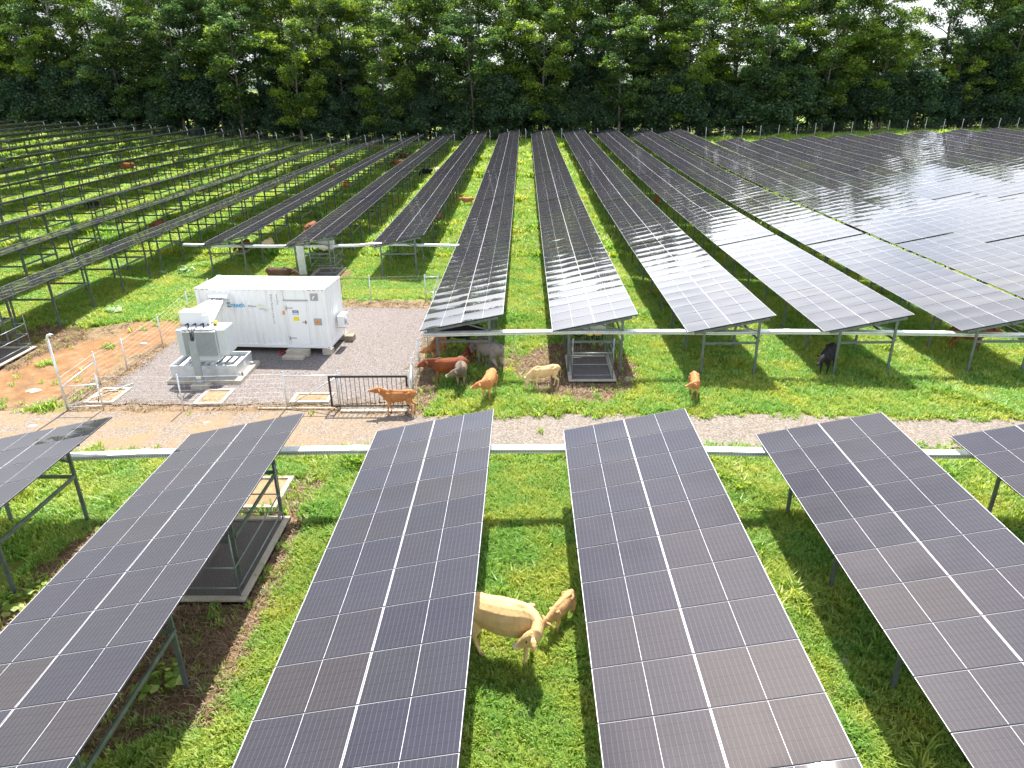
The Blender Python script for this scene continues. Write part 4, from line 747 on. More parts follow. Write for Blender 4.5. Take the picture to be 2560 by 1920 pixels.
    mb.tube([(-.84, 0, 1.13), (-.905, 0, 1.05), (-.92, .01, .85), (-.90, .02, .6), (-.905, .02, .48), (-.905, .02, .36)], [.03, .026, .018, .015, .03, .012], M_hide, 6)
    tmp = mb.build('tmp'); rm = tmp.modifiers.new('r', 'REMESH'); rm.mode = 'VOXEL'; rm.voxel_size = vox / scale; s2 = tmp.modifiers.new('s', 'SMOOTH'); s2.factor = .5; s2.iterations = 3
    dg = bpy.context.evaluated_depsgraph_get(); me = bpy.data.meshes.new_from_object(tmp.evaluated_get(dg)); bpy.data.objects.remove(tmp)
    me.materials.clear(); me.materials.append(M_hide); me.name = 'cow'
    n = len(me.vertices); co = np.empty(n * 3, np.float32); me.vertices.foreach_get('co', co); co = co.reshape(-1, 3)
    no = np.empty(n * 3, np.float32); me.vertices.foreach_get('normal', no); no = no.reshape(-1, 3)
    for i in range(1): me.polygons.foreach_set('use_smooth', np.ones(len(me.polygons), bool))
    coat = np.array(coat, float); C = np.tile(coat, (n, 1)); dk_ = np.array(dark if dark is not None else coat * 0.62); mz = np.array(muzzle if muzzle is not None else np.minimum(coat * 1.25 + 0.08, .8)); bl = np.array(belly if belly is not None else np.minimum(coat * 1.18 + .03, .85))
    def lay(w, col): C[:] = C * (1 - w[:, None]) + col * w[:, None]
    z = co[:, 2]
    lay(sm(.80, .60, z) * sm(.42, .55, z) * .8, bl); lay(sm(.45, .2, z) * .65, bl if dark is None else dk_)
    lay(sm(.07, .04, z) * (np.hypot(co[:, 0] - 0, 0) >= 0), np.array((.10, .08, .06)))
    hq = np.array(q); hv = np.array(hd); th = (co - hq) @ hv; rad = np.linalg.norm((co - hq) - np.outer(th, hv), axis=1); ish = (rad < .17) & (th > -.1) & (th < .55)
    lay(ish * (rad < .11) * sm(.36, .44, th) * .9, mz); lay(ish * (rad < .09) * sm(.465, .485, th), np.array((.035, .025, .025)))
    lay(ish * sm(.2, .0, th) * .3, dk_ if dark is not None else coat)
    if dark is not None:
        lay(sm(.2, .7, (co[:, 0])) * (1 - ish) * .55 * sm(.5, .9, z), dk_); lay(sm(.10, .02, np.abs(co[:, 1])) * sm(1.1, 1.2, z) * .7, dk_)
    d_t = np.hypot(co[:, 0] + .905, co[:, 1] - .02); lay((d_t < .06) * sm(.62, .5, z), dk_ * .4)
    colattr(me, 'coat', C.astype(np.float32))
    o = put('cow', me, None, (x, y, gh(x, y)), (0, 0, R(heading))); o.scale = (scale,) * 3
    tag(o, label, 'cow', group or 'cattle grazing between the solar tables')
    if eye:
        for s in (-1, 1):
            m2 = MB(); c_ = H(.13, .035, s * .108)
            import bmesh
            bm = bmesh.new(); bmesh.ops.create_uvsphere(bm, u_segments=12, v_segments=8, radius=.019); me2 = bpy.data.meshes.new('eye'); bm.to_mesh(me2); bm.free(); me2.materials.append(M_eye); me2.polygons.foreach_set('use_smooth', np.ones(len(me2.polygons), bool)); put('eye', me2, o, c_)
    if eartag:
        m2 = MB(); c_ = ears[0]; m2.box((c_.x - .03, c_.y - .02, c_.z - .05), (c_.x + .03, c_.y + .02, c_.z + .005), M_tag); m2.build('ear_tag', o)
    return o
CREAM = (.66, .44, .22); ORG = (.52, .185, .05); TAN = (.42, .22, .10); RED = (.16, .045, .018); GREY = (.20, .155, .12); BLK = (.018, .016, .018); DBR = (.09, .05, .03); PALE = (.70, .54, .32)
cow(-0.46, 11.78, 1.18, -14, (.60, .395, .185), 'big cream cow with its head turned back, nearest the camera', neck=(-88, -6), head=(-178, -36), eye=True, muzzle=(.85, .76, .6), belly=(.76, .58, .36), vox=.013, step=(.05, -.03, .04, .26), dewlap=1.4, bend=-0.3, thin=1.15)
cow(.76, 12.62, .64, 236, (.48, .28, .13), 'small tan calf beside the big cream cow, half under the solar table', neck=(-4, -8), head=(-28, -48), eye=True, vox=.012, belly=(.6, .38, .2), thin=.85)
cow(-3.92, 29.5, .98, 262, (.42, .20, .08), 'light brown cow with its back in the sun beside the yard fence', neck=(-30, -14), head=(-70, -8), dark=(.22, .08, .03), vox=.02)
cow(-3.22, 26.83, .96, 186, (.22, .062, .022), 'dark red cow standing sideways with its head over the yard fence line', neck=(0, 12), head=(6, -20), dark=(.10, .035, .02), muzzle=(.5, .36, .25), vox=.018, thin=1.05)
cow(-2.66, 26.62, .92, 274, GREY, 'grey brown cow with pale muzzle looking left behind the dark red cow', neck=(-38, 8), head=(-92, -22), dark=(.05, .04, .035), muzzle=(.6, .52, .42), vox=.018)
cow(-2.45, 29.35, .74, 264, (.22, .05, .02), 'red calf facing the camera in the shade beside the big grey cow', neck=(-20, -5), head=(-60, -30), dark=(.08, .025, .012), vox=.018)
cow(-1.62, 28.42, 1.14, 128, (.20, .17, .15), 'big grey cow bending its head down behind the table post', neck=(40, -38), head=(70, -50), dark=(.10, .085, .075), vox=.018, thin=1.1)
cow(-3.1, 31.0, 1.0, 355, BLK, 'black cow half hidden behind the cable tray and light brown cow', vox=.022)
cow(-1.46, 25.42, .86, 258, (.47, .20, .075), 'orange calf in the sun looking left, in front of the shaded herd', neck=(-32, 8), head=(-82, -24), eye=True, vox=.015, belly=(.66, .36, .18), muzzle=(.7, .5, .35))
cow(.72, 26.38, .80, 198, CREAM, 'cream calf grazing with its head down on the sunny grass', neck=(8, -52), head=(20, -72), nlen=1.25, vox=.016, belly=(.76, .60, .40), step=(.0, .1, -.05, .05), thin=.88)
cow(-4.83, 24.04, .80, 182, (.40, .165, .062), 'orange calf standing sideways in front of the black gate', neck=(0, 38), head=(6, 2), eye=True, vox=.014, belly=(.6, .3, .14), step=(.06, -.05, .1, -.08), thin=.82)
cow(6.62, 25.45, .74, 262, (.47, .20, .08), 'orange calf standing alone on the sunny verge looking left', neck=(-28, 18), head=(-70, -10), vox=.015, belly=(.65, .36, .18), thin=.85)
cow(12.72, 27.85, .96, 236, BLK, 'black cow with an orange ear tag in the shade of a table', neck=(-4, 0), head=(-15, -22), eartag=True, vox=.018, muzzle=(.04, .035, .035), belly=(.02, .018, .02))
cow(20.15, 30.5, .98, 350, (.20, .08, .03), 'brown cow mostly hidden behind the cable tray at the right', vox=.022)
cow(-20.3, 50.1, .95, 262, (.20, .06, .025), 'red brown cow under the table left of the white cow', neck=(-10, 5), head=(-10, -40), vox=.024)
cow(-18.9, 51.1, .90, 266, PALE, 'pale cream cow facing the camera behind the white container', neck=(0, 5), head=(5, -40), vox=.024)
cow(-15.15, 42.3, 1.0, -4, (.10, .055, .035), 'dark brown cow seen over the roof of the white container', neck=(0, -5), head=(0, -25), dark=(.03, .02, .015), vox=.024)
cow(-10.95, 39.6, .88, 96, (.22, .08, .035), 'brown cow peeping out behind the right end of the container', vox=.024)
far_ = [(-50.6, 92.5, 1.0, 175, (.36, .12, .04), 'brown cow far off among the left rows, seen sideways', (0, -5), (0, -30)), (-40.3, 66.1, .95, 160, BLK, 'black cow far off in the shade of the left rows', (0, -30), (0, -60)),
 (-29.9, 57.2, .95, 265, (.16, .06, .03), 'brown back showing above the edge of a table left of the container', (0, 0), (0, -30)), (-26.6, 101, .8, 262, (.5, .2, .08), 'small orange calf far off between the left rows, near the perimeter fence', (0, 5), (0, -30)),
 (-17.3, 56.9, 1.0, 262, (.22, .08, .04), 'brown rump showing over the low edge of the table behind the container', (0, 0), (0, -30)), (-26.6, 131, .85, 250, (.55, .22, .10), 'left calf of the orange pair by the far fence', (0, -20), (0, -50)),
 (-25.3, 130.4, .85, 280, (.55, .22, .10), 'right calf of the orange pair by the far fence', (0, -20), (0, -50)), (-18.4, 110, 1.15, 182, (.10, .045, .03), 'big dark brown cow lying in shade under the far left rows', (0, -20), (0, -50)),
 (-17.9, 102.8, 1.0, 190, (.26, .10, .04), 'brown and black cow beside the big dark brown cow', (0, -30), (0, -60)), (-12.5, 92.2, .95, 180, BLK, 'black cow grazing beside the pale cow in the far grass lane', (0, -45), (0, -65)),
 (-11.2, 92.6, 1.0, 268, (.52, .42, .28), 'pale cow seen from behind at the edge of the far shade', (0, -20), (0, -50)), (-20.4, 82.4, .85, 256, (.58, .20, .06), 'orange calf lit by sun between posts in the left rows', (0, -30), (0, -60)),
 (-5.76, 71.3, .75, 190, (.55, .24, .10), 'small orange calf alone in the sunny lane left of the centre', (0, 15), (0, -10)), (-7.6, 62.1, .9, 262, (.30, .10, .05), 'red brown calf behind the posts of the central left table', (0, 0), (0, -30)),
 (13.1, 71.6, .85, 268, (.30, .09, .04), 'reddish calf glimpsed under the right rows', (0, 0), (0, -30)), (26.2, 56.4, .95, 170, (.16, .09, .07), 'dark brown cow glimpsed in the gap between the right rows', (0, -10), (0, -40))]
for x, y, s_, h_, co_, lb, nk, hd_ in far_: cow(x, y, s_, h_, co_, lb, neck=nk, head=hd_, vox=.032, dark=(.02, .015, .015) if 'and black' in lb else None)

# ------------------------------------------------------------------ leaf materials
def leaf_mat(name, c1, c2, c3, tr=0.45, sc=0.35, world=None):
    m = bpy.data.materials.new(name); m.use_nodes = True; nt = m.node_tree; nt.nodes.remove(nt.nodes['Principled BSDF']); o = nt.nodes['Material Output']; L = nt.links.new
    at = N(nt, 'ShaderNodeAttribute'); at.attribute_name = 'rnd'; oi = N(nt, 'ShaderNodeObjectInfo')
    ad = N(nt, 'ShaderNodeMath', operation='MULTIPLY_ADD'); ad.inputs[1].default_value = 0.7; L(at.outputs['Fac'], ad.inputs[0]); m2 = N(nt, 'ShaderNodeMath', operation='MULTIPLY'); m2.inputs[1].default_value = 0.3; L(oi.outputs['Random'], m2.inputs[0]); L(m2.outputs[0], ad.inputs[2])
    r = N(nt, 'ShaderNodeValToRGB'); e = r.color_ramp.elements; e[0].position = .1; e[0].color = (*c1, 1); e[1].position = .95; e[1].color = (*c3, 1); x = e.new(.5); x.color = (*c2, 1); L(ad.outputs[0], r.inputs[0])
    d = N(nt, 'ShaderNodeBsdfDiffuse'); t = N(nt, 'ShaderNodeBsdfTranslucent'); g = N(nt, 'ShaderNodeBsdfGlossy'); g.inputs['Roughness'].default_value = .45; g.inputs[0].default_value = (.5, .5, .5, 1)
    hs = N(nt, 'ShaderNodeHueSaturation'); hs.inputs['Value'].default_value = 1.5; hs.inputs['Saturation'].default_value = 1.1; L(r.outputs[0], hs.inputs['Color'])
    col = r.outputs[0]
    if world:
        ge = N(nt, 'ShaderNodeNewGeometry'); nz = N(nt, 'ShaderNodeTexNoise'); nz.inputs['Scale'].default_value = 0.55; nz.inputs['Detail'].default_value = 5; nz.inputs['Roughness'].default_value = .65; L(ge.outputs['Position'], nz.inputs['Vector'])
        mr = N(nt, 'ShaderNodeMapRange'); mr.inputs[1].default_value = .40; mr.inputs[2].default_value = .66; L(nz.outputs['Fac'], mr.inputs[0]); mx = N(nt, 'ShaderNodeMix', data_type='RGBA'); mx.blend_type = 'MULTIPLY'; mx.inputs[0].default_value = 1.0
        c2_ = N(nt, 'ShaderNodeMix', data_type='RGBA'); L(mr.outputs[0], c2_.inputs[0]); c2_.inputs[6].default_value = (*world[0], 1); c2_.inputs[7].default_value = (*world[1], 1); L(col, mx.inputs[6]); L(c2_.outputs[2], mx.inputs[7]); col = mx.outputs[2]
        L(col, hs.inputs['Color'])
    L(col, d.inputs[0]); L(hs.outputs[0], t.inputs[0]); a = N(nt, 'ShaderNodeMixShader'); a.inputs[0].default_value = tr; L(d.outputs[0], a.inputs[1]); L(t.outputs[0], a.inputs[2])
    b = N(nt, 'ShaderNodeMixShader'); b.inputs[0].default_value = .05; L(a.outputs[0], b.inputs[1]); L(g.outputs[0], b.inputs[2]); L(b.outputs[0], o.inputs[0])
    return m
M_leafA = leaf_mat('canopy_leaves_painted_sun', (.030, .070, .026), (.075, .14, .03), (.32, .42, .05), .55)  # lime end of the ramp paints sunlit clumps into the shaded crowns
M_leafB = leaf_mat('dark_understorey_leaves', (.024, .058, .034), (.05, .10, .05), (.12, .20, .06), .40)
M_grassm = leaf_mat('grass_blades', (.15, .235, .04), (.34, .45, .075), (.64, .66, .24), .45, world=((.62, .85, .8), (1.15, 1.0, .9)))
M_dry = leaf_mat('dry_grass', (.16, .10, .055), (.27, .19, .105), (.40, .32, .20), .2)
M_weed = leaf_mat('pale_broad_leaves', (.16, .30, .10), (.28, .42, .20), (.42, .55, .34), .3)
M_bark = mat('grey_bark', (.11, .095, .08), .9, 0, .3, 3, .4, 12); M_barkp = mat('pale_bark', (.26, .24, .21), .9, 0, .3, 3, .4, 12)
def quads(cent, size, nrm_bias, asp=1.7):
    n = len(cent); d = rng.normal(size=(n, 3)); d[:, 2] = d[:, 2] * 0.5 ; d /= np.linalg.norm(d, axis=1)[:, None]
    nn = rng.normal(size=(n, 3)); nn[:, 2] += nrm_bias; s = np.cross(d, nn); s /= np.linalg.norm(s, axis=1)[:, None] + 1e-9
    h = (size * (0.7 + .6 * rng.random(n)))[:, None]; a = d * h * .5; b = s * h * .5 / asp
    v = np.stack([cent - a, cent + b, cent + a, cent - b], 1).reshape(-1, 3); f = np.arange(4 * n).reshape(n, 4); return v, f
def branch_tree(H, crown0, spread, seed, nl=9, leaf=.34, per=150, flat=.45, mat_leaf=None, bark=None, cl=1.15, dens=1.0, trunk=.36, bushy=False):
    r_ = random.Random(seed); mb = MB(); tips = []
    lean = (r_.uniform(-.05, .05) * H, r_.uniform(-.03, .03) * H)
    tp = [Vector((lean[0] * t * t + r_.uniform(-.12, .12), lean[1] * t * t + r_.uniform(-.12, .12), H * .86 * t)) for t in np.linspace(0, 1, 8)]; tp[0] = Vector((0, 0, -.5))
    mb.tube(tp, [trunk * (1.25 if i == 0 else 1 - .82 * i / 7) for i in range(8)], bark or M_bark, 8); tips.append(tp[-1])
    def at(t): i = min(6, int(t * 7)); return tp[i].lerp(tp[i + 1], t * 7 - i)
    for i in range(nl):
        t = crown0 + (0.97 - crown0) * (i + r_.random() * .8) / nl; p = at(t); a = i * 2.4 + r_.uniform(-.5, .5); Lb = spread * (1.05 - .55 * abs(t - .62) / .4 if not bushy else 1.1 - .75 * t) * r_.uniform(.7, 1.12); el = r_.uniform(.15, .75) if not bushy else r_.uniform(-.1, .5)
        d = Vector((math.cos(a) * math.cos(el), math.sin(a) * math.cos(el), math.sin(el))); pts = [p]; rr = [trunk * .42 * (1 - t * .5)]
        for k in range(1, 5):
            d = (d + Vector((r_.uniform(-.25, .25), r_.uniform(-.25, .25), r_.uniform(-.12, .22)))).normalized(); pts.append(pts[-1] + d * Lb / 4); rr.append(rr[0] * (1 - k / 4.6))
            if k >= 2:
                tips.append(pts[-1])
                for _ in range(2 if k < 4 else 3):
                    d2 = (d + Vector((r_.uniform(-1, 1), r_.uniform(-1, 1), r_.uniform(-.35, .6)))).normalized(); e = pts[-1] + d2 * Lb * r_.uniform(.16, .36); mb.tube([pts[-1], (pts[-1] + e) / 2 + Vector((0, 0, .1)), e], [rr[-1] * .6, rr[-1] * .4, .015], bark or M_bark, 4, False, False); tips.append(e)
        mb.tube(pts, rr, bark or M_bark, 6, True, False)
    if bushy:
        for _ in range(int(nl * 1.2)): a = r_.random() * 6.28; rr_ = spread * r_.uniform(.3, .95); tips.append(Vector((math.cos(a) * rr_, math.sin(a) * rr_, H * r_.uniform(.03, .5))))
    wood = mb.mesh('trunk'); V_ = []; RN = []
    for tpt in tips:
        if r_.random() > dens: continue
        rad = cl * r_.uniform(.65, 1.3); n = int(per * rad * rad / (cl * cl)); u = rng.normal(size=(n, 3)); u /= np.linalg.norm(u, axis=1)[:, None]; u *= (rng.random(n) ** .38)[:, None]
        # dome: leaves gather on the upper shell, with sub-clumps
        u[:, 2] = np.abs(u[:, 2]) * .9 - .25 * rng.random(n); sub = rng.normal(size=(6, 3)) * .35; u += sub[rng.integers(0, 6, n)] * .5
        V_.append(np.array(tpt) + u * np.array((rad, rad, rad * flat * 1.6))); RN.append(np.clip(np.full(n, r_.random()) * .75 + rng.random(n) * .25, 0, 1))
    cen = np.concatenate(V_); v, f = quads(cen, leaf, 1.1); me = np_mesh('crown', v, f, [mat_leaf or M_leafA]); a = me.attributes.new('rnd', 'FLOAT', 'POINT'); a.data.foreach_set('value', np.repeat(np.concatenate(RN), 4).astype(np.float32))
    return wood, me
TALL = [branch_tree(30.5, .24, 8.2, 11 + i, nl=25, per=100, dens=(.86, .8, .84, .74, .88)[i], bark=(M_bark, M_barkp)[i % 2], cl=1.5, leaf=.40, trunk=.48) for i in range(5)]
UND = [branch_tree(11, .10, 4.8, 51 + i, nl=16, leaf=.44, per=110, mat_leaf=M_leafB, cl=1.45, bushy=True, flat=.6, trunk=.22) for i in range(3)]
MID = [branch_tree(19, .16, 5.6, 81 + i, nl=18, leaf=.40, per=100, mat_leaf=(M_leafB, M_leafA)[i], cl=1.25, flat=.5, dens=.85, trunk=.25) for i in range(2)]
def plant(proto, x, y, s, rz, name, label, group, sz=1.0):
    t = empty(name, (x, y, gh(x, y)), rz); t.scale = (s, s, s * sz); tag(t, label, 'tree' if 'tree' in name else 'shrub', group); put('trunk', proto[0], t); put('crown', proto[1], t); return t
r2 = random.Random(5); LC = {}
def tlab(kind, x):
    k = round((x - X0 - 1.8) / PX)
    w = 'behind the far end of the ' + rowname(k) if -14 <= k <= 18 else ('beyond the left end of the far fence' if x < 0 else 'beyond the right end of the far fence')
    w = w.replace(' of the central grass lane', ' of the lane'); n = LC.get((kind, w), 0); LC[(kind, w)] = n + 1
    return ('', 'second ', 'third ', 'fourth ', 'fifth ', 'sixth ', 'seventh ', 'eighth ', 'ninth ', 'tenth ', 'eleventh ', 'twelfth ')[min(n, 11)] + kind + ' ' + w
for row, (yy, st0, st1) in enumerate(((153, 5.6, 7.8), (160, 11, 16))):
    x = -124.0 + row * 2
    while x < 126:
        h = r2.uniform(.92, 1.12)
        if 71 < x < 82: h *= .60
        plant(TALL[r2.randrange(5)], x, yy + r2.uniform(-2.0, 2.0), h, r2.random() * 6.28, 'tall_tree', tlab(('tall spreading tree', 'tall rear tree')[row], x), 'tall windbreak trees'); x += r2.uniform(st0, st1)
for row, yy in enumerate((144.5, 151.5)):
    x = -124.0 + row
    while x < 126:
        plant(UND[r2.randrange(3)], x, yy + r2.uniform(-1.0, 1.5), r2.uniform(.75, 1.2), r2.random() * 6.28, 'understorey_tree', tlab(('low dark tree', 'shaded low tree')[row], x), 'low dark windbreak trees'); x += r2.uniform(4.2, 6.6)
x = -122.0; n_ = 0
while x < 124:
    n_ += 1; fr = n_ % 2
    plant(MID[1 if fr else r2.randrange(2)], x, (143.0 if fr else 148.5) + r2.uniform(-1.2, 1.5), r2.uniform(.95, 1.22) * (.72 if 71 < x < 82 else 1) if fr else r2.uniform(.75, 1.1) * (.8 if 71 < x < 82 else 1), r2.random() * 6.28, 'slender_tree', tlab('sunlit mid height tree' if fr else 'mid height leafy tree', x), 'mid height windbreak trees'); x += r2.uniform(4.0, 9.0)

# hills far beyond
xs_h = np.linspace(-2600, 2600, 90); ys_h = np.linspace(1600, 2500, 24)
me, X, Y = grid_mesh('hills', xs_h, ys_h, lambda x, y: -6 + np.sin(np.clip((y - 1600) / 900, 0, 1) * np.pi) * (20 + 90 * fbm(x, y, .0016) - 40 * sm(300, 1400, x)), [mat('wooded_hill', (.05, .09, .05), .95, 0, .3, .01)])
tag(put('hills', me), 'wooded hills beyond the windbreak', 'hills', kind='structure')

# ------------------------------------------------------------------ grass: tufts scattered with geometry nodes
def tuft(seed, m, n=16, h=.16, w=.011, spread=.09, curl=.6):
    r_ = random.Random(seed); v = []; f = []; rn = []
    for _ in range(n):
        a = r_.random() * 6.28; b = Vector((math.cos(a), math.sin(a), 0)) * r_.random() * spread; a2 = a + r_.uniform(-1.2, 1.2); d = Vector((math.cos(a2), math.sin(a2), 0)); hh = h * r_.uniform(.5, 1.2); s = Vector((-d.y, d.x, 0)) * w * r_.uniform(.7, 1.4); c_ = curl * r_.uniform(.4, 1.4) * hh
        k = len(v); p1 = b + d * c_ * .3 + Vector((0, 0, hh * .6)); p2 = b + d * c_ + Vector((0, 0, hh * .92)); v += [b - s, b + s, p1 + s * .8, p1 - s * .8, p2]; f += [(k, k + 1, k + 2, k + 3), (k + 3, k + 2, k + 4)]; rn += [r_.random()] * 5
    me = bpy.data.meshes.new('tuft'); me.from_pydata([tuple(p) for p in v], [], f); me.materials.append(m); a = me.attributes.new('rnd', 'FLOAT', 'POINT'); a.data.foreach_set('value', rn); me.update(); return me
def scatter(name, pts, scl, tufts, label, hcol):
    me = bpy.data.meshes.new(name); me.vertices.add(len(pts)); me.vertices.foreach_set('co', np.asarray(pts, np.float32).ravel()); a = me.attributes.new('sc', 'FLOAT', 'POINT'); a.data.foreach_set('value', np.asarray(scl, np.float32)); me.update()
    o = tag(put(name, me), label, 'grass', kind='stuff'); c2 = bpy.data.collections.new(hcol)
    for i, t in enumerate(tufts): q = bpy.data.objects.new('tuft_source', t); c2.objects.link(q)
    ng = bpy.data.node_groups.new(name, 'GeometryNodeTree'); ng.interface.new_socket('Geometry', in_out='INPUT', socket_type='NodeSocketGeometry'); ng.interface.new_socket('Geometry', in_out='OUTPUT', socket_type='NodeSocketGeometry')
    gi = ng.nodes.new('NodeGroupInput'); go = ng.nodes.new('NodeGroupOutput'); ci = ng.nodes.new('GeometryNodeCollectionInfo'); ci.inputs[0].default_value = c2; ci.inputs[1].default_value = True; ci.inputs[2].default_value = True
    ip = ng.nodes.new('GeometryNodeInstanceOnPoints'); ip.inputs['Pick Instance'].default_value = True
    rv = ng.nodes.new('FunctionNodeRandomValue'); rv.data_type = 'FLOAT_VECTOR'; rv.inputs[0].default_value = (-.15, -.15, 0); rv.inputs[1].default_value = (.15, .15, 6.283)
    na = ng.nodes.new('GeometryNodeInputNamedAttribute'); na.data_type = 'FLOAT'; na.inputs[0].default_value = 'sc'; l = ng.links.new
    l(gi.outputs[0], ip.inputs['Points']); l(ci.outputs[0], ip.inputs['Instance']); l(rv.outputs[0], ip.inputs['Rotation']); l(na.outputs[0], ip.inputs['Scale']); l(ip.outputs[0], go.inputs[0])
    md = o.modifiers.new('scatter', 'NODES'); md.node_group = ng; return o
def pts_in(n, x0, x1, y0, y1): return rng.uniform(x0, x1, n), rng.uniform(y0, y1, n)
SL = [(1.6, 3.9, 26.8, 30.05), (-8.9, -6.7, 13.3, 17.1), (-14.1, -12.1, 44.4, 47), (-25.1, -22.9, 27.9, 30.9), (-8.75, -7.3, 17.35, 19.25), (-18.0, -4.7, 24.3, 38.4)]
def bare(x, y):
    rd, og, yd, bw, pt = zones(x, y); b = np.maximum.reduce([rd, og, sm(0, .35, yd) * .985, bw * .95, pt * .5])
    for a, b_, c_, d in SL: b = np.where((x > a) & (x < b_) & (y > c_) & (y < d), 1, b)
    return b
G_ = [tuft(100 + i, M_grassm, 13, .17, .013, .10, .7) for i in range(5)]; GL = [tuft(120 + i, M_grassm, 22, .30, .013, .10, .9) for i in range(3)]; GD = [tuft(140 + i, M_dry, 12, .10, .009, .16, 2.2) for i in range(4)]
PX_, SC_ = [], []
for (n, x0, x1, y0, y1, s) in ((52000, -13, 13, 6.5, 20, 1.0), (15000, -22, 22, 15, 21.5, 1.1), (125000, -30, 36, 23, 50, 1.02), (20000, -46, -30, 27, 50, 1.3), (60000, -60, 60, 50, 90, 2.2), (50000, -105, 100, 90, 140, 3.2)):
    x, y = pts_in(n, x0, x1, y0, y1); k = (rng.random(n) > bare(x, y)) & (np.abs(x) < y * .78 + 3); x, y = x[k], y[k]; pn = fbm(x, y, .45)
    PX_.append(np.stack([x, y, GH(x, y) + (fbm(x, y, .7) - .5) * .05], 1)); SC_.append(s * (.45 + .95 * pn + .25 * rng.random(len(x))) * (1 + .5 * sm(.6, .8, pn)))
scatter('grass', np.concatenate(PX_), np.concatenate(SC_), G_, 'green pasture grass growing between and under the solar tables', 'grass_sources')
x, y = pts_in(9000, -30, 36, 7, 50); pn = fbm(x + 50, y, .6); k = (rng.random(len(x)) > bare(x, y)) & (pn > .62) & (np.abs(x) < y * .78 + 3); x, y = x[k], y[k]
scatter('long_grass', np.stack([x, y, GH(x, y)], 1), (.8 + .6 * rng.random(len(x))) * (1 - .25 * (y > 22)), GL, 'longer clumps of grass standing above the pasture', 'long_grass_sources')
x, y = pts_in(26000, -14, 14, 6.5, 24); k = (rng.random(len(x)) < .06 + .4 * (fbm(x + 9, y, 1.3) > .64)) & (bare(x, y) < .5)
x, y = x[k], y[k]; scatter('dry_blades', np.stack([x, y, GH(x, y) + .05], 1), .25 + .4 * rng.random(len(x)), GD, 'dry yellow blades mixed into the near pasture', 'dry_blade_sources')
x, y = pts_in(60000, -27, 8, 8, 41); rd, og, yd, bw, pt = zones(x, y); w = np.maximum(bw * .8, yd * .55 - .2) - rd - og * .8; inyard = (x > -17.0) & (x < -5.1) & (y > 25.3) & (y < 37.8)
k = (rng.random(len(x)) < w) & ~inyard
for a, b_, c_, d in SL[:5]: k &= ~((x > a) & (x < b_) & (y > c_) & (y < d))
x, y = x[k], y[k]; scatter('dry_grass', np.stack([x, y, GH(x, y)], 1), .6 + .8 * rng.random(len(x)), GD, 'dry straw and trampled grass round the slabs and the yard', 'dry_grass_sources')
# straggling green tufts on bare soil
for x, y, s, lb in ((0.51, 22.42, .55, 'lone grass tuft growing on the dirt road'), (-19.9, 31.2, 1.1, 'grass clump on the orange soil left of the yard'), (-21.5, 28.9, 1.3, 'ragged grass patch on the orange soil by the left edge'), (-21.4, 24.6, 1.8, 'wide grass patch left of the tall corner pole')):
    v = []
    for i in range(int(16 * s * s)): a = r2.random() * 6.28; q_ = r2.random() ** .5 * .16 * s * s; v.append((math.cos(a) * q_ * 1.6, math.sin(a) * q_, 0))
    mb = MB(); allv, allf, ar = [], [], []
    for p in v:
        tm = G_[r2.randrange(5)]; n0 = len(allv); sc = r2.uniform(.7, 1.3); allv += [(p[0] + q.co.x * sc, p[1] + q.co.y * sc, q.co.z * sc) for q in tm.vertices]; allf += [tuple(i_ + n0 for i_ in pl.vertices) for pl in tm.polygons]; ar += [q.value for q in tm.attributes['rnd'].data]
    me = bpy.data.meshes.new('grass_clump'); me.from_pydata(allv, [], allf); me.materials.append(M_grassm); a = me.attributes.new('rnd', 'FLOAT', 'POINT'); a.data.foreach_set('value', ar); me.update(); tag(put('grass_clump', me, None, (x, y, gh(x, y))), lb, 'grass clump', 'grass clumps on bare ground')
# broad leaved weeds
def weed_mesh(seed, n=26, h=.35, rr=.45, m=None):
    r_ = random.Random(seed); v = []; f = []; rn = []
    for _ in range(n):
        a = r_.random() * 6.28; q_ = Vector((math.cos(a), math.sin(a), 0)) * rr * r_.random() ** .5; q_.z = h * r_.uniform(.35, 1); sz = r_.uniform(.07, .13); tl = Vector((math.cos(a), math.sin(a), -.3)).normalized(); sd_ = Vector((-math.sin(a), math.cos(a), r_.uniform(-.3, .3))); k = len(v)
        ring = [(1, 0), (.55, .6), (.0, .95), (-.7, .7), (-.45, 0), (-.7, -.7), (0, -.95), (.55, -.6)]; v += [q_ + tl * u * sz + sd_ * w * sz + Vector((0, 0, -.25 * sz * (u * u + w * w))) for u, w in ring]; f.append(tuple(range(k, k + 8))); b0 = len(v); v += [q_ - tl * sz * .4 + sd_ * .005, q_ - tl * sz * .4 - sd_ * .005, Vector((q_.x * .15, q_.y * .15, 0))]; f.append((b0, b0 + 1, b0 + 2)); rn += [r_.random()] * 11
    me = bpy.data.meshes.new('weed_plant'); me.from_pydata([tuple(p) for p in v], [], f); me.materials.append(m or M_weed); a = me.attributes.new('rnd', 'FLOAT', 'POINT'); a.data.foreach_set('value', rn); me.update(); return me
WD = [weed_mesh(i) for i in range(3)]; WG = weed_mesh(9, 30, .3, .5, M_grassm)
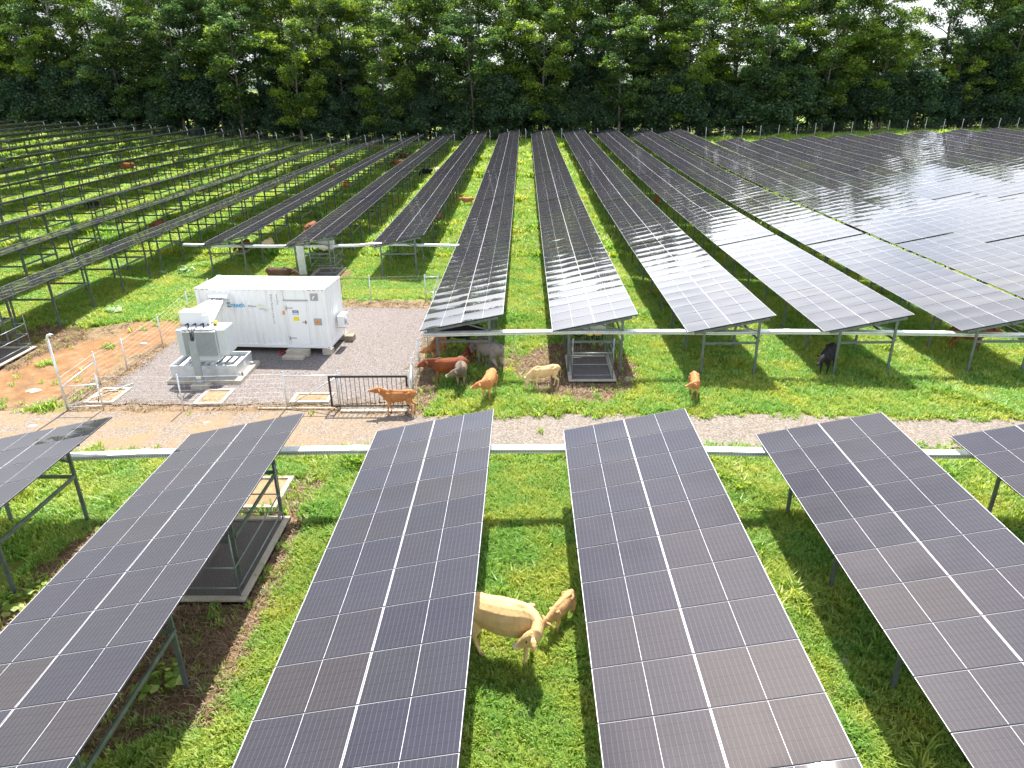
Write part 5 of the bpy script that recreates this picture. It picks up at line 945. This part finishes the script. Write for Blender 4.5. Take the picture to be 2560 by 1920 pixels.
for i, (x, y, s, dk, lb) in enumerate(((-22.4, 36.4, 1.2, 0, 'pale broad leaved weed on the sunny grass left of the yard'), (-22.6, 45.6, 1.3, 0, 'pale broad leaved weed in front of the second left row'), (-23.8, 44.9, .8, 0, 'small pale weed just left of a larger weed'), (-33.4, 53.8, 1.3, 0, 'pale weed among the posts of the left rows'), (-40, 85, 1.6, 0, 'pale weed far off in the left rows'), (-66.7, 104.8, 2, 0, 'pale weed near the far left rows'), (-10.4, 126.3, 2.2, 0, 'pale leafy weed near the far fence left of the central rows'), (-6.3, 125.6, 1.8, 0, 'second pale weed beside the far left central row'), (-6.4, 93, 1.4, 0, 'pale weed at the edge of the far shade in the lane'), (-10.3, 108, 1.8, 0, 'line of pale weeds beside the low table edge'), (.6, 108, 1.7, 0, 'pale weed in the middle of the central grass lane'), (2.2, 112, 1.5, 0, 'pale weed by the far end of the central lane'),
    (-7.7, 10.95, 1.0, 1, 'green broad leaved weed in the shade under the left foreground table'), (-12.4, 13.3, .9, 1, 'green weed on the brown soil at the left edge'), (-12.1, 14.1, .7, 1, 'small green weed above another weed at the left edge'))):
    o = put('weed_plant', WG if dk else WD[i % 3], None, (x, y, gh(x, y)), (0, 0, i * 1.3)); o.scale = (s,) * 3; tag(o, lb, 'weed', 'broad leaved weeds')
# stones
def rock(x, y, sx, sy, sz, lb, seed):
    import bmesh
    bm = bmesh.new(); bmesh.ops.create_icosphere(bm, subdivisions=3, radius=1)
    for v in bm.verts: v.co = Vector((v.co.x * sx, v.co.y * sy, v.co.z * sz)) * (1 + .35 * (mnoise.noise(v.co * 1.7 + Vector((seed, 0, 0)))))
    me = bpy.data.meshes.new('rock'); bm.to_mesh(me); bm.free(); me.materials.append(M_stone); tag(put('rock', me, None, (x, y, gh(x, y) + sz * .2)), lb, 'rock', 'loose rocks')
rock(6.8, 11.58, .13, .10, .07, 'pale rock lying in the shaded grass at the lower right', 1); rock(4.35, 27.3, .22, .26, .05, 'flat stone by the right corner of the middle slab', 2); rock(4.15, 29.2, .12, .2, .05, 'flat stone in the sun right of the middle cage', 3)
rock(-18.3, 23.0, .32, .22, .03, 'pale flat stone on the dirt below the tall corner pole', 4); rock(-20.3, 26.2, .28, .2, .03, 'pale flat stone on the orange soil', 5); rock(-11.9, 23.3, .34, .2, .03, 'pale flat stone on the road left of the gate rail', 6); rock(-18.6, 31.9, .18, .12, .04, 'white stone on the soil left of the fence', 7)
